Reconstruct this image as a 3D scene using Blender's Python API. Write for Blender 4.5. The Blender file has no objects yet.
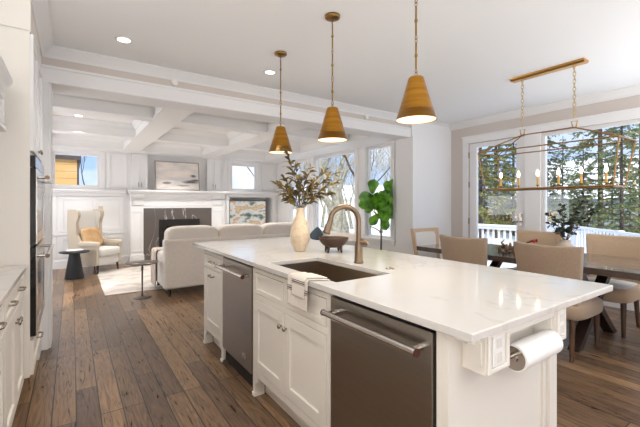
import bpy, math, random
from mathutils import Vector, Matrix
S = bpy.context.scene
COL = S.collection
R = math.radians
PI = math.pi

# ------------------------------------------------------------------ camera, sky, exposure, lights
CAMZ = 1.305
FPX = 361.0
YAW = math.atan(248.0 / FPX)
cd = bpy.data.cameras.new('camera')
cam = bpy.data.objects.new('camera', cd)
COL.objects.link(cam)
cam.location = (0, 0, CAMZ)
cam.rotation_euler = (R(90), 0, -YAW)
cd.sensor_width = 36
cd.lens = FPX / 640 * 36
cd.shift_y = -10.5 / 640
cd.clip_start = 0.05
cd.clip_end = 400
S.camera = cam
S.view_settings.view_transform = 'Standard'
S.view_settings.look = 'None'
S.view_settings.gamma = 1
S.view_settings.use_curve_mapping = False
S.view_settings.exposure = 0.43

SKY_STRENGTH = 1.0
w = bpy.data.worlds.new('sky')
S.world = w
w.use_nodes = True
nt = w.node_tree
nt.nodes.clear()
o = nt.nodes.new('ShaderNodeOutputWorld')
bg = nt.nodes.new('ShaderNodeBackground')
bg.inputs['Strength'].default_value = SKY_STRENGTH
tc = nt.nodes.new('ShaderNodeTexCoord')
mp = nt.nodes.new('ShaderNodeMapping')
mp.inputs['Scale'].default_value = (1, 1, 2.6)
nz = nt.nodes.new('ShaderNodeTexNoise')
nz.inputs['Scale'].default_value = 3.1
nz.inputs['Detail'].default_value = 6
cr = nt.nodes.new('ShaderNodeValToRGB')
cr.color_ramp.elements[0].position = 0.42
cr.color_ramp.elements[0].color = (0.42, 0.60, 0.94, 1)
cr.color_ramp.elements[1].position = 0.66
cr.color_ramp.elements[1].color = (0.93, 0.95, 1.0, 1)
nt.links.new(tc.outputs['Generated'], mp.inputs['Vector'])
nt.links.new(mp.outputs['Vector'], nz.inputs['Vector'])
nt.links.new(nz.outputs['Fac'], cr.inputs['Fac'])
nt.links.new(cr.outputs['Color'], bg.inputs['Color'])
nt.links.new(bg.outputs['Background'], o.inputs['Surface'])


def area_light(name, loc, rot, sx, sy, power, color=(1, 1, 1), parent=None):
    l = bpy.data.lights.new(name, 'AREA')
    l.shape = 'RECTANGLE'
    l.size = sx
    l.size_y = sy
    l.energy = power
    l.color = color
    ob = bpy.data.objects.new(name, l)
    COL.objects.link(ob)
    ob.location = loc
    ob.rotation_euler = rot
    if parent:
        ob.parent = parent
    return ob


# added fill lights out of view, behind and beside the camera
area_light('fill_up_back', (2.2, -2.3, 0.7), (R(180), 0, 0), 4.6, 1.2, 84, (0.91, 0.96, 1.0))  # added upward fill floating inside the room, unseen behind the camera
area_light('fill_up_side', (4.9, -0.7, 0.7), (R(180), R(0), 0), 1.0, 1.8, 48, (0.93, 0.965, 1.0))  # added uplight near the right wall, out of view
area_light('fill_left_wall', (-0.88, -0.9, 1.45), (R(115), 0, R(-90)), 1.8, 1.0, 42, (0.98, 0.99, 1.0))  # added fill on the left wall, no window opening behind it
area_light('fill_up_left', (-0.66, 0.9, 2.09), (R(180), 0, 0), 0.3, 2.8, 14, (0.95, 0.975, 1.0))  # added uplight to brighten the ceiling and island front, no fixture modelled
sl = bpy.data.lights.new('sun', 'SUN')
sl.energy = 3.6
sl.angle = R(2)
sl.color = (1.0, 0.95, 0.87)
sun = bpy.data.objects.new('sun', sl)
COL.objects.link(sun)
sun.rotation_euler = Vector((0.45, 0.62, -0.64)).to_track_quat('-Z', 'Y').to_euler()
area_light('fill_living_left', (-1.66, 6.5, 1.1), (R(110), 0, R(-90)), 3.2, 1.0, 26, (0.97, 0.98, 1.0))  # added fill for the living room, outside the unseen left opening
CAN_POWER = 22.0
LIV_POWER = 95.0
CAN_COLOR = (1.0, 0.975, 0.94)

# ------------------------------------------------------------------ materials
def lin(c):
    c = c / 255.0
    return c / 12.92 if c <= 0.04045 else ((c + 0.055) / 1.055) ** 2.4


def rgb(*a):
    return tuple(lin(v) for v in a) + (1,)


MATS = {}


def new_mat(name):
    m = bpy.data.materials.new(name)
    m.use_nodes = True
    MATS[name] = m
    return m, m.node_tree, m.node_tree.nodes['Principled BSDF']


def mat(name, col, rough=0.5, metal=0.0, noise=None, bump=None, emit=None, spec=None, sheen=0.0, coat=0.0, stretch=(1, 1, 1), coord='Object'):
    """noise=(colour2, scale, lo, hi); bump=(scale, strength)"""
    m, t, b = new_mat(name)
    b.inputs['Base Color'].default_value = col
    b.inputs['Roughness'].default_value = rough
    b.inputs['Metallic'].default_value = metal
    if spec is not None:
        b.inputs['Specular IOR Level'].default_value = spec
    if sheen:
        b.inputs['Sheen Weight'].default_value = sheen
    if coat:
        b.inputs['Coat Weight'].default_value = coat
        b.inputs['Coat Roughness'].default_value = 0.1
    if noise or bump:
        tc = t.nodes.new('ShaderNodeTexCoord')
        mp = t.nodes.new('ShaderNodeMapping')
        mp.inputs['Scale'].default_value = stretch
        t.links.new(tc.outputs[coord], mp.inputs['Vector'])
    if noise:
        n = t.nodes.new('ShaderNodeTexNoise')
        n.inputs['Scale'].default_value = noise[1]
        n.inputs['Detail'].default_value = 5
        r = t.nodes.new('ShaderNodeValToRGB')
        r.color_ramp.elements[0].position = noise[2]
        r.color_ramp.elements[0].color = col
        r.color_ramp.elements[1].position = noise[3]
        r.color_ramp.elements[1].color = noise[0]
        t.links.new(mp.outputs['Vector'], n.inputs['Vector'])
        t.links.new(n.outputs['Fac'], r.inputs['Fac'])
        t.links.new(r.outputs['Color'], b.inputs['Base Color'])
    if bump:
        n2 = t.nodes.new('ShaderNodeTexNoise')
        n2.inputs['Scale'].default_value = bump[0]
        n2.inputs['Detail'].default_value = 3
        bm_ = t.nodes.new('ShaderNodeBump')
        bm_.inputs['Strength'].default_value = bump[1]
        bm_.inputs['Distance'].default_value = 0.01
        t.links.new(mp.outputs['Vector'], n2.inputs['Vector'])
        t.links.new(n2.outputs['Fac'], bm_.inputs['Height'])
        t.links.new(bm_.outputs['Normal'], b.inputs['Normal'])
    if emit:
        b.inputs['Emission Color'].default_value = emit[0]
        b.inputs['Emission Strength'].default_value = emit[1]
    return m


mat('ceiling_paint', rgb(248, 248, 247), 0.9)
mat('white_paint', rgb(243, 241, 238), 0.5)
mat('wall_white', rgb(240, 238, 236), 0.75)
mat('wall_taupe', rgb(214, 204, 195), 0.8)
mat('trim_white', rgb(240, 238, 236), 0.45)
mat('cabinet_paint', rgb(240, 233, 222), 0.42)
mat('gap_dark', rgb(70, 62, 54), 0.8)
mat('toe_dark', rgb(40, 33, 28), 0.8)
mat('steel', rgb(166, 160, 153), 0.3, 1.0, noise=(rgb(161, 155, 148), 1.5, 0.35, 0.7), stretch=(1, 1, 60))
mat('steel_bright', rgb(205, 200, 195), 0.22, 1.0)
mat('sink_steel', rgb(150, 136, 120), 0.35, 1.0)
mat('cap_red', rgb(92, 54, 46), 0.35, 0.6)
mat('nickel', rgb(170, 160, 150), 0.25, 1.0)
mat('bronze_faucet', rgb(132, 112, 91), 0.33, 1.0)
mat('brass', rgb(196, 142, 58), 0.28, 1.0, noise=(rgb(170, 118, 44), 3.0, 0.35, 0.7), stretch=(1, 1, 12))
mat('brass_antique', rgb(150, 118, 70), 0.32, 1.0)
mat('brass_light', rgb(204, 158, 90), 0.35, 1.0)
mat('brass_pale', rgb(206, 184, 142), 0.35, 1.0)
mat('brass_frame', rgb(168, 130, 84), 0.35, 1.0)
mat('shade_inside', rgb(250, 236, 205), 0.6, emit=((1.0, 0.86, 0.62, 1), 0.35))
mat('bulb', rgb(255, 245, 220), 0.4, emit=((1.0, 0.82, 0.55, 1), 14.0))
mat('flame_bulb', rgb(255, 245, 220), 0.4, emit=((1.0, 0.85, 0.60, 1), 9.0))
mat('can_glow', rgb(255, 250, 240), 0.4, emit=((1.0, 0.95, 0.86, 1), 5.0))
mat('candle_sleeve', rgb(226, 178, 96), 0.5)
mat('black_glass', rgb(14, 13, 13), 0.12)
mat('black_metal', rgb(24, 26, 30), 0.35)
mat('outlet_dark', rgb(60, 56, 52), 0.6)
mat('socket_grey', rgb(226, 220, 212), 0.4)
mat('outlet_white', rgb(240, 237, 232), 0.35)
mat('sofa_fabric', rgb(226, 216, 204), 0.95, noise=(rgb(212, 201, 188), 120, 0.4, 0.65), bump=(260, 0.25), sheen=0.2)
mat('arm_fabric', rgb(196, 182, 162), 0.95, bump=(240, 0.25), sheen=0.2)
mat('arm_fabric_light', rgb(216, 212, 205), 0.95, bump=(240, 0.25), sheen=0.2)
mat('pillow_tan', rgb(202, 164, 120), 0.9, noise=(rgb(184, 144, 98), 8, 0.4, 0.65), bump=(150, 0.2))
mat('pillow_teal', rgb(58, 70, 78), 0.9, bump=(150, 0.2))
mat('throw', rgb(214, 200, 186), 0.95, noise=(rgb(186, 168, 152), 25, 0.45, 0.6), bump=(120, 0.4), stretch=(1, 1, 0.3))
mat('chair_fabric', rgb(172, 150, 128), 0.95, noise=(rgb(156, 132, 110), 160, 0.4, 0.62), bump=(300, 0.3), sheen=0.2)
mat('chair_fabric_light', rgb(206, 178, 148), 0.95, noise=(rgb(192, 164, 134), 160, 0.4, 0.62), bump=(300, 0.3), sheen=0.2)
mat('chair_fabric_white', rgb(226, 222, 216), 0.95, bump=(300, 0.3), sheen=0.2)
mat('dark_wood', rgb(52, 36, 30), 0.35, noise=(rgb(34, 24, 20), 4, 0.4, 0.7), stretch=(14, 14, 1.2))
mat('table_wood', rgb(84, 66, 56), 0.16, coat=1.0, noise=(rgb(52, 38, 32), 5, 0.35, 0.7), stretch=(14, 1.2, 14))
mat('chair_wood', rgb(96, 68, 48), 0.4, noise=(rgb(66, 44, 32), 6, 0.4, 0.7), stretch=(14, 14, 1))
mat('bowl_wood', rgb(76, 48, 31), 0.5, noise=(rgb(46, 29, 20), 9, 0.35, 0.7), stretch=(1, 1, 5))
mat('vase_ceramic', rgb(220, 200, 174), 0.75, noise=(rgb(204, 182, 152), 30, 0.45, 0.7), bump=(90, 0.2))
mat('vase_pale', rgb(206, 190, 172), 0.6)
mat('leaf_olive', rgb(122, 100, 40), 0.5, noise=(rgb(60, 52, 28), 14, 0.4, 0.6))
mat('stem_brown', rgb(84, 66, 44), 0.7)
mat('leaf_fig', rgb(124, 184, 50), 0.35, noise=(rgb(48, 106, 30), 8, 0.38, 0.62))
mat('leaf_dark', rgb(54, 68, 50), 0.5, noise=(rgb(34, 44, 34), 20, 0.4, 0.6))
mat('trunk_bark', rgb(110, 88, 66), 0.85, noise=(rgb(78, 60, 46), 20, 0.4, 0.6))
mat('pot_white', rgb(224, 220, 214), 0.5)
mat('driftwood', rgb(158, 124, 88), 0.8, noise=(rgb(74, 54, 38), 18, 0.4, 0.6))
mat('berry_red', rgb(190, 32, 28), 0.35)
mat('paper_white', rgb(246, 243, 238), 0.9, bump=(80, 0.15))
mat('lamp_shade', rgb(246, 243, 236), 0.9)
mat('silver_frame', rgb(166, 160, 152), 0.35, 0.8)
mat('firebox', rgb(18, 17, 17), 0.35)
mat('fire_inner', rgb(54, 42, 34), 0.8, noise=(rgb(26, 20, 17), 12, 0.4, 0.6))
mat('rug', rgb(206, 197, 187), 0.98, noise=(rgb(178, 168, 158), 3.2, 0.48, 0.62), bump=(120, 0.3))
mat('snow', rgb(244, 246, 250), 0.8, bump=(2.5, 0.3))
mat('rail_white', rgb(236, 238, 242), 0.5)
mat('siding_yellow', rgb(222, 168, 84), 0.7)
mat('siding_cream', rgb(226, 218, 204), 0.7)
mat('siding_gray', rgb(128, 136, 144), 0.7)
mat('brick_red', rgb(170, 78, 56), 0.8, noise=(rgb(196, 128, 74), 3, 0.45, 0.6))
mat('roof_gray', rgb(120, 128, 136), 0.8)
mat('roof_dark', rgb(70, 60, 56), 0.8)
mat('bark_gray', rgb(164, 158, 142), 0.9, noise=(rgb(128, 124, 106), 7, 0.4, 0.6), bump=(20, 0.5))
mat('bark_dark', rgb(82, 72, 62), 0.9, noise=(rgb(60, 50, 44), 9, 0.4, 0.6))
mat('needles', rgb(104, 122, 84), 0.8, noise=(rgb(150, 154, 104), 1.3, 0.4, 0.65))
mat('needles_yellow', rgb(148, 146, 78), 0.8, noise=(rgb(96, 108, 62), 1.3, 0.4, 0.65))
mat('hedge', rgb(96, 98, 72), 0.9, noise=(rgb(64, 72, 50), 6, 0.4, 0.6))
mat('screen_frame', rgb(40, 40, 42), 0.4)
mat('art_dark', rgb(20, 20, 20), 0.5)


def quartz():
    m, t, b = new_mat('quartz')
    b.inputs['Roughness'].default_value = 0.09
    tc = t.nodes.new('ShaderNodeTexCoord')
    n = t.nodes.new('ShaderNodeTexNoise')
    n.inputs['Scale'].default_value = 1.3
    n.inputs['Detail'].default_value = 8
    n.inputs['Distortion'].default_value = 1.4
    r = t.nodes.new('ShaderNodeValToRGB')
    e = r.color_ramp.elements
    e[0].position, e[0].color = 0.485, rgb(212, 207, 201)
    e[1].position, e[1].color = 0.515, rgb(212, 207, 201)
    x = r.color_ramp.elements.new(0.5)
    x.color = rgb(203, 197, 190)
    t.links.new(tc.outputs['Object'], n.inputs['Vector'])
    t.links.new(n.outputs['Fac'], r.inputs['Fac'])
    t.links.new(r.outputs['Color'], b.inputs['Base Color'])


quartz()


def dark_marble():
    m, t, b = new_mat('dark_marble')
    b.inputs['Roughness'].default_value = 0.2
    tc = t.nodes.new('ShaderNodeTexCoord')
    mp = t.nodes.new('ShaderNodeMapping')
    mp.inputs['Rotation'].default_value = (0, R(35), 0)
    mp.inputs['Scale'].default_value = (2.0, 1, 0.8)
    n = t.nodes.new('ShaderNodeTexNoise')
    n.inputs['Scale'].default_value = 1.1
    n.inputs['Detail'].default_value = 4
    n.inputs['Distortion'].default_value = 0.6
    r = t.nodes.new('ShaderNodeValToRGB')
    e = r.color_ramp.elements
    base = rgb(98, 90, 85)
    e[0].position, e[0].color = 0.494, base
    e[1].position, e[1].color = 0.506, base
    x = r.color_ramp.elements.new(0.5)
    x.color = rgb(186, 178, 170)
    t.links.new(tc.outputs['Object'], mp.inputs['Vector'])
    t.links.new(mp.outputs['Vector'], n.inputs['Vector'])
    t.links.new(n.outputs['Fac'], r.inputs['Fac'])
    t.links.new(r.outputs['Color'], b.inputs['Base Color'])


dark_marble()


def wood_floor():
    m, t, b = new_mat('wood_floor')
    N, L = t.nodes, t.links
    tc = N.new('ShaderNodeTexCoord')
    mp = N.new('ShaderNodeMapping')
    mp.inputs['Rotation'].default_value = (0, 0, R(90))
    mp.inputs['Location'].default_value = (0.3, -0.0225, 0)
    L.new(tc.outputs['Object'], mp.inputs['Vector'])
    br = N.new('ShaderNodeTexBrick')
    br.offset = 0.37
    br.offset_frequency = 3
    br.inputs['Color1'].default_value = (0, 0, 0, 1)
    br.inputs['Color2'].default_value = (1, 1, 1, 1)
    br.inputs['Mortar'].default_value = (0.5, 0.5, 0.5, 1)
    br.inputs['Scale'].default_value = 1
    br.inputs['Mortar Size'].default_value = 0.0034
    br.inputs['Mortar Smooth'].default_value = 0.2
    br.inputs['Brick Width'].default_value = 1.15
    br.inputs['Row Height'].default_value = 0.1235
    L.new(mp.outputs['Vector'], br.inputs['Vector'])
    r = N.new('ShaderNodeValToRGB')
    e = r.color_ramp.elements
    e[0].position, e[0].color = 0.0, rgb(102, 80, 63)
    e[1].position, e[1].color = 1.0, rgb(152, 122, 92)
    x = e.new(0.5)
    x.color = rgb(122, 97, 74)
    L.new(br.outputs['Color'], r.inputs['Fac'])
    # grain
    mg = N.new('ShaderNodeMapping')
    mg.inputs['Scale'].default_value = (17, 1.5, 1)
    L.new(tc.outputs['Object'], mg.inputs['Vector'])
    ng = N.new('ShaderNodeTexNoise')
    ng.inputs['Scale'].default_value = 1.6
    ng.inputs['Detail'].default_value = 6
    ng.inputs['Distortion'].default_value = 2.8
    L.new(mg.outputs['Vector'], ng.inputs['Vector'])
    rg = N.new('ShaderNodeValToRGB')
    rg.color_ramp.elements[0].position = 0.34
    rg.color_ramp.elements[0].color = (0.50, 0.47, 0.45, 1)
    rg.color_ramp.elements[1].position = 0.66
    rg.color_ramp.elements[1].color = (1.28, 1.25, 1.2, 1)
    L.new(ng.outputs['Fac'], rg.inputs['Fac'])
    mx = N.new('ShaderNodeMix')
    mx.data_type = 'RGBA'
    mx.blend_type = 'MULTIPLY'
    mx.inputs['Factor'].default_value = 1
    L.new(r.outputs['Color'], mx.inputs['A'])
    L.new(rg.outputs['Color'], mx.inputs['B'])
    mj = N.new('ShaderNodeMix')
    mj.data_type = 'RGBA'
    L.new(br.outputs['Fac'], mj.inputs['Factor'])
    L.new(mx.outputs['Result'], mj.inputs['A'])
    mj.inputs['B'].default_value = rgb(26, 18, 14)
    L.new(mj.outputs['Result'], b.inputs['Base Color'])
    rr = N.new('ShaderNodeMapRange')
    rr.inputs['To Min'].default_value = 0.22
    rr.inputs['To Max'].default_value = 0.38
    L.new(ng.outputs['Fac'], rr.inputs['Value'])
    L.new(rr.outputs['Result'], b.inputs['Roughness'])
    b.inputs['Specular IOR Level'].default_value = 0.55
    mh = N.new('ShaderNodeMath')
    mh.operation = 'SUBTRACT'
    L.new(ng.outputs['Fac'], mh.inputs[0])
    L.new(br.outputs['Fac'], mh.inputs[1])
    bu = N.new('ShaderNodeBump')
    bu.inputs['Strength'].default_value = 0.25
    bu.inputs['Distance'].default_value = 0.003
    L.new(mh.outputs['Value'], bu.inputs['Height'])
    L.new(bu.outputs['Normal'], b.inputs['Normal'])


wood_floor()


def window_glass():
    m = bpy.data.materials.new('window_glass')
    MATS['window_glass'] = m
    m.use_nodes = True
    t = m.node_tree
    t.nodes.clear()
    o = t.nodes.new('ShaderNodeOutputMaterial')
    a = t.nodes.new('ShaderNodeBsdfTransparent')
    a.inputs['Color'].default_value = (0.97, 0.98, 0.98, 1)
    g = t.nodes.new('ShaderNodeBsdfGlossy')
    g.inputs['Roughness'].default_value = 0.02
    x = t.nodes.new('ShaderNodeMixShader')
    x.inputs['Fac'].default_value = 0.035
    t.links.new(a.outputs['BSDF'], x.inputs[1])
    t.links.new(g.outputs['BSDF'], x.inputs[2])
    t.links.new(x.outputs['Shader'], o.inputs['Surface'])


window_glass()


def painting_mat():
    m, t, b = new_mat('painting')
    N, L = t.nodes, t.links
    b.inputs['Roughness'].default_value = 0.7
    tc = N.new('ShaderNodeTexCoord')
    n = N.new('ShaderNodeTexNoise')
    n.inputs['Scale'].default_value = 5
    n.inputs['Detail'].default_value = 6
    mp = N.new('ShaderNodeMapping')
    mp.inputs['Scale'].default_value = (0.6, 1, 1.1)
    L.new(tc.outputs['Generated'], mp.inputs['Vector'])
    L.new(mp.outputs['Vector'], n.inputs['Vector'])
    base = N.new('ShaderNodeValToRGB')
    base.color_ramp.elements[0].position = 0.3
    base.color_ramp.elements[0].color = rgb(206, 204, 202)
    base.color_ramp.elements[1].position = 0.62
    base.color_ramp.elements[1].color = rgb(238, 226, 216)
    L.new(n.outputs['Fac'], base.inputs['Fac'])
    cur = base.outputs['Color']
    sp = N.new('ShaderNodeSeparateXYZ')
    L.new(tc.outputs['Generated'], sp.inputs['Vector'])
    for (cx, cz, rx, rz, st) in ((0.78, 0.30, 0.26, 0.085, 1.0), (0.24, 0.23, 0.12, 0.05, 0.8), (0.87, 0.52, 0.09, 0.07, 0.9), (0.55, 0.16, 0.2, 0.04, 0.6), (0.9, 0.36, 0.14, 0.05, 0.9)):
        sx = N.new('ShaderNodeMath'); sx.operation = 'SUBTRACT'; sx.inputs[1].default_value = cx
        L.new(sp.outputs['X'], sx.inputs[0])
        dx = N.new('ShaderNodeMath'); dx.operation = 'DIVIDE'; dx.inputs[1].default_value = rx
        L.new(sx.outputs[0], dx.inputs[0])
        sz = N.new('ShaderNodeMath'); sz.operation = 'SUBTRACT'; sz.inputs[1].default_value = cz
        L.new(sp.outputs['Z'], sz.inputs[0])
        dz = N.new('ShaderNodeMath'); dz.operation = 'DIVIDE'; dz.inputs[1].default_value = rz
        L.new(sz.outputs[0], dz.inputs[0])
        cb = N.new('ShaderNodeCombineXYZ')
        L.new(dx.outputs[0], cb.inputs['X']); L.new(dz.outputs[0], cb.inputs['Y'])
        ln = N.new('ShaderNodeVectorMath'); ln.operation = 'LENGTH'
        L.new(cb.outputs[0], ln.inputs[0])
        ad = N.new('ShaderNodeMath'); ad.operation = 'MULTIPLY_ADD'; ad.inputs[1].default_value = -2.2; ad.inputs[2].default_value = 1.1
        L.new(n.outputs['Fac'], ad.inputs[0])
        s2 = N.new('ShaderNodeMath'); s2.operation = 'ADD'
        L.new(ln.outputs['Value'], s2.inputs[0]); L.new(ad.outputs[0], s2.inputs[1])
        mr = N.new('ShaderNodeMapRange')
        mr.inputs['From Min'].default_value = 1.05; mr.inputs['From Max'].default_value = 0.55
        mr.inputs['To Min'].default_value = 0; mr.inputs['To Max'].default_value = st
        L.new(s2.outputs[0], mr.inputs['Value'])
        mx = N.new('ShaderNodeMix'); mx.data_type = 'RGBA'
        L.new(mr.outputs['Result'], mx.inputs['Factor'])
        L.new(cur, mx.inputs['A'])
        mx.inputs['B'].default_value = rgb(96, 92, 94)
        cur = mx.outputs['Result']
    L.new(cur, b.inputs['Base Color'])


painting_mat()


def siding(name, c1, c2, step):
    m, t, b = new_mat(name)
    N, L = t.nodes, t.links
    b.inputs['Roughness'].default_value = 0.7
    tc = N.new('ShaderNodeTexCoord')
    sp = N.new('ShaderNodeSeparateXYZ')
    L.new(tc.outputs['Object'], sp.inputs['Vector'])
    d = N.new('ShaderNodeMath'); d.operation = 'DIVIDE'; d.inputs[1].default_value = step
    L.new(sp.outputs['Z'], d.inputs[0])
    f = N.new('ShaderNodeMath'); f.operation = 'FRACT'
    L.new(d.outputs[0], f.inputs[0])
    r = N.new('ShaderNodeValToRGB')
    r.color_ramp.interpolation = 'LINEAR'
    r.color_ramp.elements[0].position = 0.0; r.color_ramp.elements[0].color = c2
    r.color_ramp.elements[1].position = 0.16; r.color_ramp.elements[1].color = c1
    L.new(f.outputs[0], r.inputs['Fac'])
    L.new(r.outputs['Color'], b.inputs['Base Color'])


siding('siding_board', rgb(206, 162, 100), rgb(150, 108, 60), 0.2)


def towel_mat():
    m, t, b = new_mat('towel')
    N, L = t.nodes, t.links
    b.inputs['Roughness'].default_value = 0.95
    tc = N.new('ShaderNodeTexCoord')
    sp = N.new('ShaderNodeSeparateXYZ')
    L.new(tc.outputs['UV'], sp.inputs['Vector'])
    r = N.new('ShaderNodeValToRGB')
    r.color_ramp.interpolation = 'CONSTANT'
    e = r.color_ramp.elements
    w_, g_ = rgb(228, 218, 206), rgb(96, 84, 80)
    e[0].position, e[0].color = 0.0, w_
    e[1].position, e[1].color = 0.20, rgb(168, 152, 140)
    for p, c in ((0.205, w_), (0.66, g_), (0.675, w_), (0.69, g_), (0.715, w_), (0.73, g_), (0.74, w_)):
        x = e.new(p); x.color = c
    L.new(sp.outputs['Y'], r.inputs['Fac'])
    L.new(r.outputs['Color'], b.inputs['Base Color'])
    n = N.new('ShaderNodeTexNoise'); n.inputs['Scale'].default_value = 200
    L.new(tc.outputs['Object'], n.inputs['Vector'])
    bu = N.new('ShaderNodeBump'); bu.inputs['Strength'].default_value = 0.3; bu.inputs['Distance'].default_value = 0.003
    L.new(n.outputs['Fac'], bu.inputs['Height']); L.new(bu.outputs['Normal'], b.inputs['Normal'])


towel_mat()


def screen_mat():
    m, t, b = new_mat('tv_reflection')
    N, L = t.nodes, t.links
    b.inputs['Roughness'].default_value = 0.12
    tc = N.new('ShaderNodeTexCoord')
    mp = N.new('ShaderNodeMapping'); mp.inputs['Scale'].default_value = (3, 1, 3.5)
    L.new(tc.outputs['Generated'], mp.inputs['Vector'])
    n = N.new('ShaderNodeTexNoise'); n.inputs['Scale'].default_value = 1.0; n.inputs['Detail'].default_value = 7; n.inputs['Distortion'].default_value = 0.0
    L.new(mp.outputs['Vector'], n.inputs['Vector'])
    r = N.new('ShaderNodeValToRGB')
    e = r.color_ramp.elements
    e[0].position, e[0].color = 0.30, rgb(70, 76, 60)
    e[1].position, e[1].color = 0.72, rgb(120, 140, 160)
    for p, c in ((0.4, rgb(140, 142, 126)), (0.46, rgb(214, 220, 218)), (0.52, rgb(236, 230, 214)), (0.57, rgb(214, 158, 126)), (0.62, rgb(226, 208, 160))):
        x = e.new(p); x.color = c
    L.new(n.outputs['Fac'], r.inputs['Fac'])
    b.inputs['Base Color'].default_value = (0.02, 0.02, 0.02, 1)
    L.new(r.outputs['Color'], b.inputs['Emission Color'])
    b.inputs['Emission Strength'].default_value = 0.55  # glowing colours stand in for window reflections on the dark glass


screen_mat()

# ------------------------------------------------------------------ mesh builder
def worldloc(ob):
    v = Vector((0, 0, 0))
    while ob is not None:
        v += ob.location
        ob = ob.parent
    return v


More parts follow.
